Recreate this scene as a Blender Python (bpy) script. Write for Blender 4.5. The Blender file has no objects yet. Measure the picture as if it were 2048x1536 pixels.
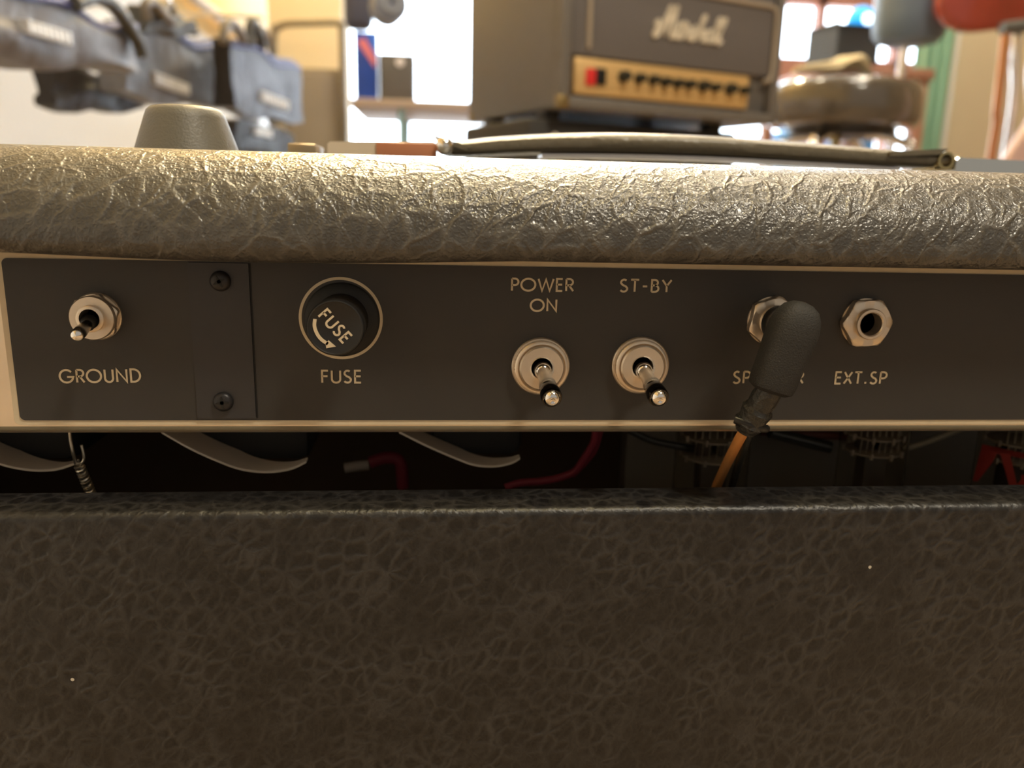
import bpy, bmesh, math, random
from mathutils import Vector, Matrix
S=bpy.context.scene
C=S.collection
pi=math.pi
# ------------------------------------------------------------------ camera, world, lights, exposure
F_PX=1607.0
EYE=Vector((0,0,0.47))
PITCH,YAW,ROLL=0.229429,0.092342,0.024528
_F=Vector((math.sin(YAW)*math.cos(PITCH),math.cos(YAW)*math.cos(PITCH),-math.sin(PITCH)))
_R0=Vector((math.cos(YAW),-math.sin(YAW),0)); _U0=_R0.cross(_F)
_R=_R0*math.cos(ROLL)+_U0*math.sin(ROLL); _U=_U0*math.cos(ROLL)-_R0*math.sin(ROLL)
cam=bpy.data.cameras.new('camera'); co=bpy.data.objects.new('camera',cam); C.objects.link(co)
m=Matrix.Identity(4)
for i in range(3):
    m[i][0]=_R[i]; m[i][1]=_U[i]; m[i][2]=-_F[i]; m[i][3]=EYE[i]
co.matrix_world=m
cam.sensor_width=36; cam.lens=F_PX/2048*36; cam.clip_start=0.01; cam.clip_end=200
cam.dof.use_dof=True; cam.dof.focus_distance=0.207; cam.dof.aperture_fstop=11.0
S.camera=co
S.view_settings.view_transform='Standard'; S.view_settings.look='None'
S.view_settings.gamma=1; S.view_settings.exposure=0; S.view_settings.use_curve_mapping=False

# daylight in the street is bright and cool, the shop behind the viewer is dim and warm
w=bpy.data.worlds.new('world'); S.world=w; w.use_nodes=True
nt=w.node_tree; nt.nodes.clear()
tc=nt.nodes.new('ShaderNodeTexCoord'); sx=nt.nodes.new('ShaderNodeSeparateXYZ')
mr=nt.nodes.new('ShaderNodeMapRange'); mr.inputs[1].default_value=-0.05; mr.inputs[2].default_value=0.35
mx=nt.nodes.new('ShaderNodeMix'); mx.data_type='RGBA'
mx.inputs[6].default_value=(0.375,0.335,0.285,1); mx.inputs[7].default_value=(7.0,8.0,9.0,1)
bg=nt.nodes.new('ShaderNodeBackground'); ou=nt.nodes.new('ShaderNodeOutputWorld')
nt.links.new(tc.outputs['Generated'],sx.inputs[0]); nt.links.new(sx.outputs[1],mr.inputs[0])
nt.links.new(mr.outputs[0],mx.inputs[0]); nt.links.new(mx.outputs[2],bg.inputs[0]); nt.links.new(bg.outputs[0],ou.inputs[0])

def area(name,loc,target,size,power,col):
    l=bpy.data.lights.new(name,'AREA'); l.energy=power; l.color=col; l.shape='DISK'; l.size=size
    o=bpy.data.objects.new(name,l); C.objects.link(o); o.location=loc
    d=Vector(target)-Vector(loc); o.rotation_euler=d.to_track_quat('-Z','Y').to_euler(); return o
WARM=(1.0,0.80,0.48)
def spot(name,loc,target,deg,power,col,rad=0.07):
    l=bpy.data.lights.new(name,'SPOT'); l.energy=power; l.color=col; l.spot_size=math.radians(deg); l.spot_blend=0.6; l.shadow_soft_size=rad
    o=bpy.data.objects.new(name,l); C.objects.link(o); o.location=loc
    o.rotation_euler=(Vector(target)-Vector(loc)).to_track_quat('-Z','Y').to_euler(); return o
for x,y,z,p in [(-0.30,1.3,2.7,60),(0.10,1.6,2.7,110),(0.65,1.4,2.7,60),(-0.15,2.3,2.7,110),(0.45,2.6,2.7,130),(-0.3,4.0,2.8,170),(1.0,4.2,2.8,200)]:
    spot('ceiling_spot_light',(x,y,z),(x*0.3,0.3,0.5),44,p,WARM)
# spot over the viewer, then unseen lights set about the room
spot('ceiling_spot_light',(0.12,-0.10,2.7),(0.05,0.2,0.4),50,80,(1,0.80,0.42),0.05)
area('unseen_area_light',(-1.0,-0.9,2.6),(0,0.2,0.4),0.45,8,(1,0.90,0.76))
area('unseen_area_light',(0.9,-0.75,2.4),(0.5,-0.5,0.0),0.45,38,(1,0.90,0.72))  # added to brighten the floor that the lower board mirrors
area('unseen_area_light',(0.9,1.0,3.0),(0.6,1.6,0.6),0.5,14,(1,0.90,0.76))
area('unseen_wall_light',(1.5,2.0,2.9),(2.0,3.0,0.9),0.3,42,(1,0.86,0.64))  # added fill that brightens the beige right wall
area('unseen_wall_light',(-0.30,3.2,2.9),(-0.8,3.6,1.3),0.2,48,(1,0.76,0.34))  # unseen light that brightens the yellow upper wall
area('unseen_area_light',(0.35,2.5,2.9),(-0.2,3.6,1.2),0.3,26,(1,0.88,0.64))  # added fill that brightens the beige pillar

# ------------------------------------------------------------------ helpers
def ray(px,py): return (_F*F_PX+_R*(px-1024)-_U*(py-768))
def on_y(px,py,Y):
    d=ray(px,py); return EYE+d*(Y-EYE.y)/d.y
def on_z(px,py,Z):
    d=ray(px,py); return EYE+d*(Z-EYE.z)/d.z
def on_plane(px,py,p0,n):
    d=ray(px,py); return EYE+d*((p0-EYE).dot(n)/d.dot(n))
MATS={}
def mat(name,col,rough=0.5,metal=0,spec=0.5,var=0.0,vscale=40,bump=0,bscale=200,emit=None,trans=0,coat=0,ior=1.45):
    if name in MATS: return MATS[name]
    m=bpy.data.materials.new(name); m.use_nodes=True; n=m.node_tree.nodes; L=m.node_tree.links
    b=n['Principled BSDF']; b.inputs['Base Color'].default_value=(*col,1); b.inputs['Roughness'].default_value=rough
    b.inputs['Metallic'].default_value=metal; b.inputs['Specular IOR Level'].default_value=spec; b.inputs['IOR'].default_value=ior
    b.inputs['Transmission Weight'].default_value=trans; b.inputs['Coat Weight'].default_value=coat
    t=n.new('ShaderNodeTexCoord')
    if var>0:
        nz=n.new('ShaderNodeTexNoise'); nz.inputs['Scale'].default_value=vscale; nz.inputs['Detail'].default_value=5
        r=n.new('ShaderNodeMix'); r.data_type='RGBA'
        r.inputs[6].default_value=(*[c*(1-var) for c in col],1); r.inputs[7].default_value=(*[min(1,c*(1+var)) for c in col],1)
        L.new(t.outputs['Object'],nz.inputs['Vector']); L.new(nz.outputs[0],r.inputs[0]); L.new(r.outputs[2],b.inputs['Base Color'])
    if bump>0:
        nz=n.new('ShaderNodeTexNoise'); nz.inputs['Scale'].default_value=bscale; nz.inputs['Detail'].default_value=4
        bp=n.new('ShaderNodeBump'); bp.inputs['Distance'].default_value=bump; bp.inputs['Strength'].default_value=1
        L.new(t.outputs['Object'],nz.inputs['Vector']); L.new(nz.outputs[0],bp.inputs['Height']); L.new(bp.outputs[0],b.inputs['Normal'])
    if emit: b.inputs['Emission Color'].default_value=(*emit[:3],1); b.inputs['Emission Strength'].default_value=emit[3]
    MATS[name]=m; return m

def tolex(name,scale,dark,light,rough,bumpd,wid=0.26,crease=0.5,micro=0.3,fine=0.3,fade=(0.36,0.60),low=0.45,specks=False,coat=0.0):
    """pebbled vinyl covering: rounded cells, lighter raised ridges, long diagonal creases, fine grain"""
    m=bpy.data.materials.new(name); m.use_nodes=True; n=m.node_tree.nodes; L=m.node_tree.links
    b=n['Principled BSDF']; t=n.new('ShaderNodeTexCoord')
    def ma(op,x,y,z=None):
        k=n.new('ShaderNodeMath'); k.operation=op
        for i,q in enumerate((x,y,z)):
            if q is None: continue
            if isinstance(q,(int,float)): k.inputs[i].default_value=q
            else: L.new(q,k.inputs[i])
        return k.outputs[0]
    def noise(sc,det):
        g=n.new('ShaderNodeTexNoise'); g.inputs['Scale'].default_value=sc; g.inputs['Detail'].default_value=det; L.new(t.outputs['Object'],g.inputs['Vector']); return g
    wn=noise(scale*0.8,2)
    ws=n.new('ShaderNodeVectorMath'); ws.operation='MULTIPLY_ADD'; ws.inputs[1].default_value=(0.75/scale,)*3
    L.new(wn.outputs[1],ws.inputs[0]); L.new(t.outputs['Object'],ws.inputs[2])
    def mapped(rot,sc):
        mp=n.new('ShaderNodeMapping'); mp.vector_type='POINT'; mp.inputs['Rotation'].default_value=(0,math.radians(rot),0)
        mp2=n.new('ShaderNodeVectorMath'); mp2.operation='MULTIPLY'; mp2.inputs[1].default_value=sc
        L.new(ws.outputs[0],mp.inputs[0]); L.new(mp.outputs[0],mp2.inputs[0]); return mp2.outputs[0]
    def vor(sc,wd,vec,pw=1.0):
        v=n.new('ShaderNodeTexVoronoi'); v.feature='DISTANCE_TO_EDGE'; v.inputs['Scale'].default_value=sc; L.new(vec,v.inputs['Vector'])
        r=n.new('ShaderNodeMapRange'); r.interpolation_type='SMOOTHERSTEP'
        r.inputs[1].default_value=-wd*0.15; r.inputs[2].default_value=wd; r.inputs[3].default_value=1; r.inputs[4].default_value=0
        L.new(v.outputs['Distance'],r.inputs[0]); return r.outputs[0]
    a=vor(scale,wid,mapped(-40,(1.15,1,0.80)))
    d=vor(scale*0.62,wid*0.45,mapped(-38,(1.5,0.8,0.35)))
    d2=vor(scale*0.7,wid*0.40,mapped(30,(1.3,0.8,0.5)))
    c=vor(scale*2.3,0.3,ws.outputs[0]); f=vor(scale*6,0.4,t.outputs['Object'])
    g=noise(scale*7,3); big=noise(scale*0.28,2); big2=noise(scale*0.5,2)
    def fader(src,lo,hi):
        q=n.new('ShaderNodeMapRange'); q.inputs[1].default_value=lo; q.inputs[2].default_value=hi; L.new(src.outputs[0],q.inputs[0]); return q.outputs[0]
    bm_=fader(big,*fade); bm2=fader(big2,0.40,0.62)
    h=ma('MULTIPLY',a,ma('MULTIPLY_ADD',bm_,1-low,low))
    h=ma('ADD',h,ma('MULTIPLY',ma('MULTIPLY',d,bm2),crease)); h=ma('ADD',h,ma('MULTIPLY',ma('MULTIPLY',d2,ma('SUBTRACT',1,bm2)),crease*0.6))
    h=ma('ADD',h,ma('MULTIPLY',c,0.22))
    h2=ma('ADD',ma('ADD',h,ma('MULTIPLY',g.outputs[0],micro)),ma('MULTIPLY',f,fine))
    mixc=n.new('ShaderNodeMix'); mixc.data_type='RGBA'; mixc.inputs[6].default_value=(*dark,1); mixc.inputs[7].default_value=(*light,1)
    mixc.clamp_factor=True; L.new(ma('MULTIPLY',h,0.75),mixc.inputs[0]); L.new(mixc.outputs[2],b.inputs['Base Color'])
    bp=n.new('ShaderNodeBump'); bp.inputs['Distance'].default_value=bumpd; L.new(h2,bp.inputs['Height']); L.new(bp.outputs[0],b.inputs['Normal'])
    b.inputs['Roughness'].default_value=rough; b.inputs['Coat Weight'].default_value=coat; b.inputs['Coat Roughness'].default_value=0.17; L.new(bp.outputs[0],b.inputs['Coat Normal'])
    if specks:
        v=n.new('ShaderNodeTexVoronoi'); v.inputs['Scale'].default_value=130; L.new(t.outputs['Object'],v.inputs['Vector'])
        sc=n.new('ShaderNodeSeparateColor'); L.new(v.outputs['Color'],sc.inputs[0])
        k=ma('MULTIPLY',ma('LESS_THAN',v.outputs['Distance'],0.07),ma('GREATER_THAN',sc.outputs[0],0.93))
        m2=n.new('ShaderNodeMix'); m2.data_type='RGBA'; m2.inputs[7].default_value=(0.5,0.46,0.38,1); L.new(k,m2.inputs[0]); L.new(mixc.outputs[2],m2.inputs[6]); L.new(m2.outputs[2],b.inputs['Base Color'])
    return m

ROOTM={}
def top(o):
    while o.parent: o=o.parent
    return o
def tag(o,label=None,cat=None,group=None,kind=None):
    if label: o['label']=label
    if cat: o['category']=cat
    if group: o['group']=group
    if kind: o['kind']=kind
    return o
def thing(name,loc,label,cat,rz=0,group=None):
    o=bpy.data.objects.new(name,None); o.empty_display_size=0.02; C.objects.link(o)
    o.location=loc; o.rotation_euler=(0,0,rz)
    ROOTM[o.name]=Matrix.Translation(Vector(loc))@Matrix.Rotation(rz,4,'Z')
    return tag(o,label,cat,group)
def basis(z):
    z=Vector(z).normalized(); x=Vector((1,0,0)) if abs(z.x)<0.9 else Vector((0,0,1))
    y=z.cross(x).normalized(); x=y.cross(z).normalized(); return x,y,z
class MB:
    def __init__(s): s.v=[]; s.f=[]; s.sm=[]
    def add(s,vs,fs,smooth=False):
        o=len(s.v); s.v+=[Vector(q) for q in vs]
        for f in fs: s.f.append([i+o for i in f]); s.sm.append(smooth)
        return s
    def from_bm(s,bm,smooth=False):
        bm.verts.index_update(); s.add([v.co.copy() for v in bm.verts],[[v.index for v in f.verts] for f in bm.faces],smooth); bm.free(); return s
    def box(s,lo,hi,bev=0,seg=2,smooth=False):
        bm=bmesh.new(); bmesh.ops.create_cube(bm,size=1)
        lo=Vector(lo);hi=Vector(hi)
        for v in bm.verts: v.co=Vector([(lo[i]+hi[i])/2+v.co[i]*(hi[i]-lo[i]) for i in range(3)])
        if bev>0: bmesh.ops.bevel(bm,geom=bm.edges[:],offset=bev,segments=seg,profile=0.5,affect='EDGES')
        return s.from_bm(bm,smooth or bev>0)
    def lathe(s,prof,origin,axis,n=48,smooth=True,ang=None):
        """prof: list of (radius, distance along axis)"""
        x,y,z=basis(axis); o=Vector(origin); vs=[];fs=[]
        for r,h in prof:
            for k in range(n):
                a=2*pi*k/n; vs.append(o+z*h+(x*math.cos(a)+y*math.sin(a))*r)
        for j in range(len(prof)-1):
            for k in range(n):
                fs.append([j*n+k,j*n+(k+1)%n,(j+1)*n+(k+1)%n,(j+1)*n+k])
        if prof[0][0]>1e-7: fs.append(list(range(n))[::-1])
        if prof[-1][0]>1e-7: fs.append([(len(prof)-1)*n+k for k in range(n)])
        return s.add(vs,fs,smooth)
    def ring(s,prof,origin,axis,n=48,smooth=True):
        """closed profile (hollow ring)"""
        x,y,z=basis(axis); o=Vector(origin); vs=[];fs=[];P=len(prof)
        for r,h in prof:
            for k in range(n):
                a=2*pi*k/n; vs.append(o+z*h+(x*math.cos(a)+y*math.sin(a))*r)
        for j in range(P):
            for k in range(n):
                j2=(j+1)%P; fs.append([j*n+k,j*n+(k+1)%n,j2*n+(k+1)%n,j2*n+k])
        return s.add(vs,fs,smooth)
    def tube(s,pts,r,n=14,caps=True):
        pts=[Vector(p) for p in pts]; R=r if isinstance(r,(list,tuple)) else [r]*len(pts)
        t0=(pts[1]-pts[0]).normalized(); x,y,_=basis(t0); vs=[];fs=[]
        for i,p in enumerate(pts):
            t=(pts[min(i+1,len(pts)-1)]-pts[max(i-1,0)]).normalized()
            x=(x-t*x.dot(t)).normalized(); y=t.cross(x)
            for k in range(n):
                a=2*pi*k/n; vs.append(p+(x*math.cos(a)+y*math.sin(a))*R[i])
        for i in range(len(pts)-1):
            for k in range(n): fs.append([i*n+k,i*n+(k+1)%n,(i+1)*n+(k+1)%n,(i+1)*n+k])
        if caps: fs.append(list(range(n))[::-1]); fs.append([(len(pts)-1)*n+k for k in range(n)])
        return s.add(vs,fs,True)
    def prism(s,poly,ax,h,smooth=False):
        """poly: list of 3D points in a plane, ax: extrusion vector*h"""
        a=Vector(ax)*h; n=len(poly); P=[Vector(p) for p in poly]
        return s.add(P+[p+a for p in P],[list(range(n))[::-1],[n+i for i in range(n)]]+[[i,(i+1)%n,n+(i+1)%n,n+i] for i in range(n)],smooth)
    def build(s,name,m,parent=None,label=None):
        me=bpy.data.meshes.new(name); vs=s.v
        if parent is not None:
            r=top(parent)
            if r.name in ROOTM:
                inv=ROOTM[r.name].inverted(); vs=[inv@v for v in vs]
        me.from_pydata([tuple(v) for v in vs],[],s.f); me.materials.append(m)
        for p,q in zip(me.polygons,s.sm): p.use_smooth=q
        bm=bmesh.new(); bm.from_mesh(me); bmesh.ops.recalc_face_normals(bm,faces=bm.faces); bm.to_mesh(me); bm.free()
        try: me.set_sharp_from_angle(angle=math.radians(38))
        except Exception: pass
        o=bpy.data.objects.new(name,me); C.objects.link(o)
        if parent is not None: o.parent=parent
        if label: o['label']=label
        return o
def smoothpath(P,n=8):
    P=[Vector(p) for p in P]; out=[]
    for i in range(len(P)-1):
        p0=P[max(i-1,0)];p1=P[i];p2=P[i+1];p3=P[min(i+2,len(P)-1)]
        for k in range(n):
            t=k/n; out.append(0.5*((2*p1)+(p2-p0)*t+(2*p0-5*p1+4*p2-p3)*t*t+(3*p1-p0-3*p2+p3)*t**3))
    out.append(P[-1]); return out

# stroke lettering ------------------------------------------------
def arc(cx,cy,rx,ry,a0,a1,n=18): return [(cx+rx*math.cos(math.radians(a0+(a1-a0)*i/n)),cy+ry*math.sin(math.radians(a0+(a1-a0)*i/n))) for i in range(n+1)]
G={
'G':(0.98,[arc(.48,.5,.47,.5,42,330)+[(.95,.44),(.52,.44)]]),
'R':(0.60,[[(.06,0),(.06,1)],[(.06,1),(.28,1)]+arc(.28,.74,.25,.26,90,-90)+[(.06,.48)],[(.26,.48),(.56,0)]]),
'O':(1.06,[arc(.5,.5,.5,.5,0,360,36)]),
'U':(0.68,[[(.05,1),(.05,.3)]+arc(.33,.29,.28,.29,180,360)+[(.61,1)]]),
'N':(0.82,[[(.06,0),(.06,1),(.74,0),(.74,1)]]),
'D':(0.76,[[(.06,0),(.06,1),(.25,1)]+arc(.25,.5,.46,.5,90,-90)+[(.06,0)]]),
'F':(0.50,[[(.06,0),(.06,1),(.46,1)],[(.06,.54),(.42,.54)]]),
'S':(0.54,[arc(.26,.75,.2,.25,45,180,10)+[(.08,.68),(.2,.54),(.38,.44)]+[(.47,.3)]+arc(.25,.25,.23,.25,10,-150,12)]),
'E':(0.52,[[(.46,1),(.06,1),(.06,0),(.46,0)],[(.06,.53),(.44,.53)]]),
'P':(0.56,[[(.06,0),(.06,1)],[(.06,1),(.26,1)]+arc(.26,.73,.25,.27,90,-90)+[(.06,.46)]]),
'W':(1.10,[[(0,1),(.27,0),(.54,.95),(.81,0),(1.08,1)]]),
'T':(0.56,[[(0,1),(.52,1)],[(.26,1),(.26,0)]]),
'-':(0.42,[[(.06,.45),(.34,.45)]]),
'B':(0.58,[[(.06,0),(.06,1),(.24,1)]+arc(.24,.77,.2,.23,90,-90)+[(.06,.54)],[(.24,.54)]+arc(.24,.27,.26,.27,90,-90)+[(.06,0)]]),
'Y':(0.60,[[(0,1),(.29,.5),(.29,0)],[(.29,.5),(.58,1)]]),
'X':(0.62,[[(.02,1),(.56,0)],[(.56,1),(.02,0)]]),
'.':(0.28,[[(.05,.07),(.19,.07)]]),
'K':(0.62,[[(.06,0),(.06,1)],[(.54,1),(.06,.48)],[(.22,.6),(.58,0)]]),
'A':(0.80,[[(0,0),(.37,1),(.74,0)],[(.12,.32),(.62,.32)]]),
}
def strokes_mesh(mb,strokes,fn,wd,th):
    """flat ribbons: fn maps 2D to 3D; th is the extrusion vector"""
    for st in strokes:
        P=[Vector((p[0],p[1],0)) for p in st]; L=[];Rr=[]
        closed=(P[0]-P[-1]).length<1e-4
        for i,p in enumerate(P):
            a=P[i-1] if i>0 else (P[-2] if closed else p); b=P[i+1] if i<len(P)-1 else (P[1] if closed else p)
            d1=(p-a); d2=(b-p)
            if d1.length<1e-9: d1=d2
            if d2.length<1e-9: d2=d1
            d1=d1.normalized(); d2=d2.normalized(); n1=Vector((-d1.y,d1.x,0)); n2=Vector((-d2.y,d2.x,0))
            nn=(n1+n2); nn=nn.normalized() if nn.length>1e-6 else n1
            k=min(1/max(nn.dot(n1),0.35),2.2); off=nn*wd/2*k
            L.append(fn(p.x+off.x,p.y+off.y)); Rr.append(fn(p.x-off.x,p.y-off.y))
        n=len(P); up=[q+th for q in L]; ur=[q+th for q in Rr]
        vs=up+ur+L+Rr; fs=[]
        for i in range(n-1):
            fs.append([i,i+1,n+i+1,n+i]); fs.append([2*n+i,2*n+i+1,i+1,i]); fs.append([3*n+i,3*n+i+1,n+i+1,n+i])
        fs.append([0,n,3*n,2*n]); fs.append([n-1,2*n-1,4*n-1,3*n-1])
        mb.add(vs,fs)
def textmesh(mb,txt,o,ux,uz,width,height,wd,th,sp=0.16,slant=0):
    tot=sum(G[c][0]+sp for c in txt)-sp
    kx=width/tot; x=0
    for c in txt:
        w_,ss=G[c]
        strokes_mesh(mb,[[(q[0]*kx+x*kx,q[1]*height) for q in s_] for s_ in ss],lambda a,b:o+ux*(a+slant*b)+uz*b,wd,th)
        x+=w_+sp
X=Vector((1,0,0));Yv=Vector((0,1,0));Z=Vector((0,0,1))

# ------------------------------------------------------------------ materials
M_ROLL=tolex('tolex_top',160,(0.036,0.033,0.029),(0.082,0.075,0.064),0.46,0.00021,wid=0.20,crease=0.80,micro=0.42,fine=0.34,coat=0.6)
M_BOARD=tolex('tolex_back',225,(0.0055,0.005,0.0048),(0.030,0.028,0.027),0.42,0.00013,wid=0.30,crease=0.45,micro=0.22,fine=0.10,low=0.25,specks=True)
M_PANEL=mat('panel_black',(0.036,0.033,0.030),0.48,0,0.5,var=0.10,vscale=60,bump=0.000015,bscale=5000)
M_PLATE=mat('cover_plate_black',(0.036,0.034,0.035),0.42,0,0.5,var=0.12,vscale=50,bump=0.00001,bscale=4000)
M_CREAM=mat('printed_cream',(0.62,0.52,0.36),0.5,0,0.4,var=0.08,vscale=300)
M_ALU=mat('chassis_aluminium',(0.86,0.74,0.58),0.36,0.80,0.5,var=0.08,vscale=120)
M_NICKEL=mat('satin_nickel',(0.72,0.62,0.50),0.34,0.85,0.5,var=0.08,vscale=400)
M_CHROME=mat('chrome',(0.85,0.83,0.80),0.08,1.0)
M_BLACKPL=mat('black_plastic',(0.012,0.012,0.012),0.35,0,0.5)
M_BLACKMT=mat('black_matte_rubber',(0.020,0.019,0.018),0.66,0,0.5,bump=0.00022,bscale=2600)
M_HOLE=mat('dark_hole',(0.008,0.008,0.007),0.6)
M_SCREW=mat('blackened_screw',(0.035,0.033,0.034),0.4,0.5)

# ------------------------------------------------------------------ setting (shop room)
def struct(name,mb,m,label=None):
    o=mb.build(name,m); o['kind']='structure'; return o
M_FLOOR=mat('shop_floor',(0.28,0.20,0.13),0.45,var=0.25,vscale=4)
M_CEIL=mat('ceiling_paint',(0.62,0.58,0.50),0.9)
M_WHITE=mat('white_slatwall',(0.80,0.80,0.80),0.55,var=0.03,vscale=3)
M_YELL=mat('yellow_upper_wall',(0.86,0.62,0.26),0.7,var=0.05,vscale=2)
M_BEIGE=mat('beige_plaster',(0.60,0.50,0.34),0.8,var=0.06,vscale=3)
M_FRAME=mat('window_frame_brown',(0.42,0.19,0.14),0.5)
XL,XR,YB,ZC=-0.86,4.4,6.2,3.3
struct('floor',MB().box((XL-0.1,-3,-0.1),(XR+0.1,YB+0.1,0)),M_FLOOR)
struct('ceiling',MB().box((XL-0.1,-3,ZC),(XR+0.1,YB+0.1,ZC+0.1)),M_CEIL)
struct('wall_left',MB().box((XL-0.1,-3,0),(XL,YB,1.02)),M_WHITE)
struct('wall_left',MB().box((XL-0.1,-3,1.02),(XL,YB,ZC)),M_YELL)  # upper band of the left wall, coloured yellow
# partition that carries the guitars, seen face on at the right
def pxX(px,Y,py=200): return on_y(px,py,Y).x
a=pxX(1868,3.0)
struct('wall_right',MB().box((a,3.0,0),(XR,3.12,ZC),0.006),M_BEIGE)
struct('wall_right',MB().box((XR,-3,0),(XR+0.1,YB,ZC)),M_BEIGE)
# window wall
struct('wall_back',MB().box((XL,YB,0),(XR,YB+0.1,0.25)).box((XL,YB,3.10),(XR,YB+0.1,ZC)).box((XL,YB,0.25),(pxX(600,YB),YB+0.1,3.10)),M_BEIGE)
xs=[pxX(600,YB),pxX(1130,YB),pxX(1795,YB),XR]
M_GLASS=mat('window_glass',(1,1,1),0.02,trans=1,ior=1.02)
xa,xb,xc=xs[0],xs[1],XR
za=on_y(1700,4,YB).z; zb=on_y(1660,134,YB).z; zc_=on_y(1660,118,YB).z
M_WFR=mat('window_frame_pale',(0.62,0.66,0.68),0.5)
w1=struct('window_1',MB().box((xa,YB+0.02,0.25),(xa+0.05,YB+0.09,3.10)).box((xb-0.05,YB+0.02,0.25),(xb,YB+0.09,3.10)).box((xa,YB+0.02,3.05),(xb,YB+0.09,3.10)).box((xa,YB+0.02,0.25),(xb,YB+0.09,0.30)),M_WFR)
MB().box((xa+0.04,YB+0.05,0.29),(xb-0.04,YB+0.056,3.06)).build('pane',M_GLASS,w1)
q=MB().box((xb,YB+0.0,0.25),(xb+0.07,YB+0.1,3.10)).box((xc-0.07,YB+0.0,0.25),(xc,YB+0.1,3.10)).box((xb,YB,3.03),(xc,YB+0.1,3.10)).box((xb,YB,za-0.03),(xc,YB+0.1,za+0.10))
q.box((xb,YB,zb-0.10),(xc,YB+0.1,zc_)).box((xb,YB,0.25),(xc,YB+0.1,0.33))
for p in (1642,1800): 
    xm=pxX(p,YB,60); q.box((xm-0.03,YB,0.25),(xm+0.03,YB+0.1,3.10))
w2=struct('window_2',q,M_FRAME)
MB().box((xb+0.05,YB+0.05,0.29),(xc-0.05,YB+0.056,3.06)).build('pane',M_GLASS,w2)

# ------------------------------------------------------------------ the amplifier in the foreground
YP=0.214      # plane of the rear control panel
amp=thing('guitar_amplifier',(0.02,YP,0.0),'black vinyl covered guitar amplifier seen from behind with control panel','guitar amplifier')
AXL,AXR=-0.30,0.34
AYB=0.46      # front baffle side
# --- top slab with the fat rounded rear edge
ztop_ray=ray(1024,317); el=math.atan2(ztop_ray.z,ztop_ray.y)
yf=0.1955; r=0.021
zt=EYE.z+ (yf+r)*math.tan(el)+r/math.cos(el)-r      # ray tangent to the round edge
zt=zt-r+r; zc=None
ra_=0.026; cyy=yf+ra_
zcen=EYE.z+cyy*math.tan(el)-r/math.cos(el)
ztop=zcen+r
zbot=on_y(1024,520,yf+0.008).z
prof=[]
rb=0.0042
for i in range(13):     # bottom rear small radius, then big radius
    a=math.radians(-90-90*i/12); prof.append((yf+rb+rb*math.cos(a),zbot+rb+rb*math.sin(a)))
prof=[p for p in prof]
for i in range(41):
    a=math.radians(180-90*i/40); prof.append((cyy+ra_*math.cos(a),zcen+r*math.sin(a)))
prof+=[(AYB,ztop),(AYB,zbot)]
mb=MB(); n=len(prof)
# the covering bulges down a little over the left half of the rear edge
xg0=on_y(60,510,yf).x; xg1=on_y(980,510,yf).x; NX=48; vs=[]
zq=zbot+0.006
for k in range(NX+1):
    x=AXL+(AXR-AXL)*k/NX
    u=(x-xg0)/(xg1-xg0); sag=0.0013*math.sin(pi*min(max(u,0),1))**0.7 if 0<u<1 else 0
    for i,p in enumerate(prof):
        q=max(0,min(1,(zq-p[1])/0.006)) if (p[1]<zq and p[0]<AYB-0.1) else 0
        vs.append(Vector((x,p[0],p[1]-sag*q)))
fs=[]
for k in range(NX):
    for i in range(n): fs.append([k*n+i,k*n+(i+1)%n,(k+1)*n+(i+1)%n,(k+1)*n+i])
mb.add(vs,fs+[list(range(n)),[NX*n+i for i in range(n)][::-1]],True)
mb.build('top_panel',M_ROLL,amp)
# --- lower back board
ybf=0.197
zbt=on_y(1024,1013,ybf+0.002).z
ybb=on_z(1024,974,zbt).y
def slabprof(y0,y1,z0,z1,r0,r1):
    P=[(y0,z0)]
    for i in range(9):
        a=math.radians(180-90*i/8); P.append((y0+r0+r0*math.cos(a),z1-r0+r0*math.sin(a)))
    for i in range(7):
        a=math.radians(90-90*i/6); P.append((y1-r1+r1*math.cos(a),z1-r1+r1*math.sin(a)))
    P.append((y1,z0)); return P
P=slabprof(ybf,ybb,0.10,zbt,0.0022,0.002); n=len(P)
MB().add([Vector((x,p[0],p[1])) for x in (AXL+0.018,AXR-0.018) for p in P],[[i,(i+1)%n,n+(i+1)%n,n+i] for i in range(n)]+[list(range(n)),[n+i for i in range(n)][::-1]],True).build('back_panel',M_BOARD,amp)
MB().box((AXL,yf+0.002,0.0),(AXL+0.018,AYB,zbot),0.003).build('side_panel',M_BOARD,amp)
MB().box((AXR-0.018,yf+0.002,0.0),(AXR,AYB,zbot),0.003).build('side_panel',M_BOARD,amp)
M_WOOD=mat('raw_cabinet_wood',(0.10,0.075,0.055),0.8,var=0.3,vscale=20)
MB().box((AXL+0.018,AYB-0.018,0.018),(AXR-0.018,AYB,zbot)).build('front_baffle',M_WOOD,amp)
MB().box((AXL+0.018,yf+0.01,0.0),(AXR-0.018,AYB-0.018,0.018)).build('bottom_panel',M_WOOD,amp)
# --- chassis and control panel
zp1=on_y(1024,533,YP).z; zp0=on_y(1024,840,YP).z          # black print edges
zct=on_y(1024,522,YP).z+0.001; zcb=on_y(1024,852,YP).z      # aluminium face edges
xpl=on_y(24,700,YP).x
ch=MB(); xc0,xc1=AXL+0.019,AXR-0.019
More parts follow.
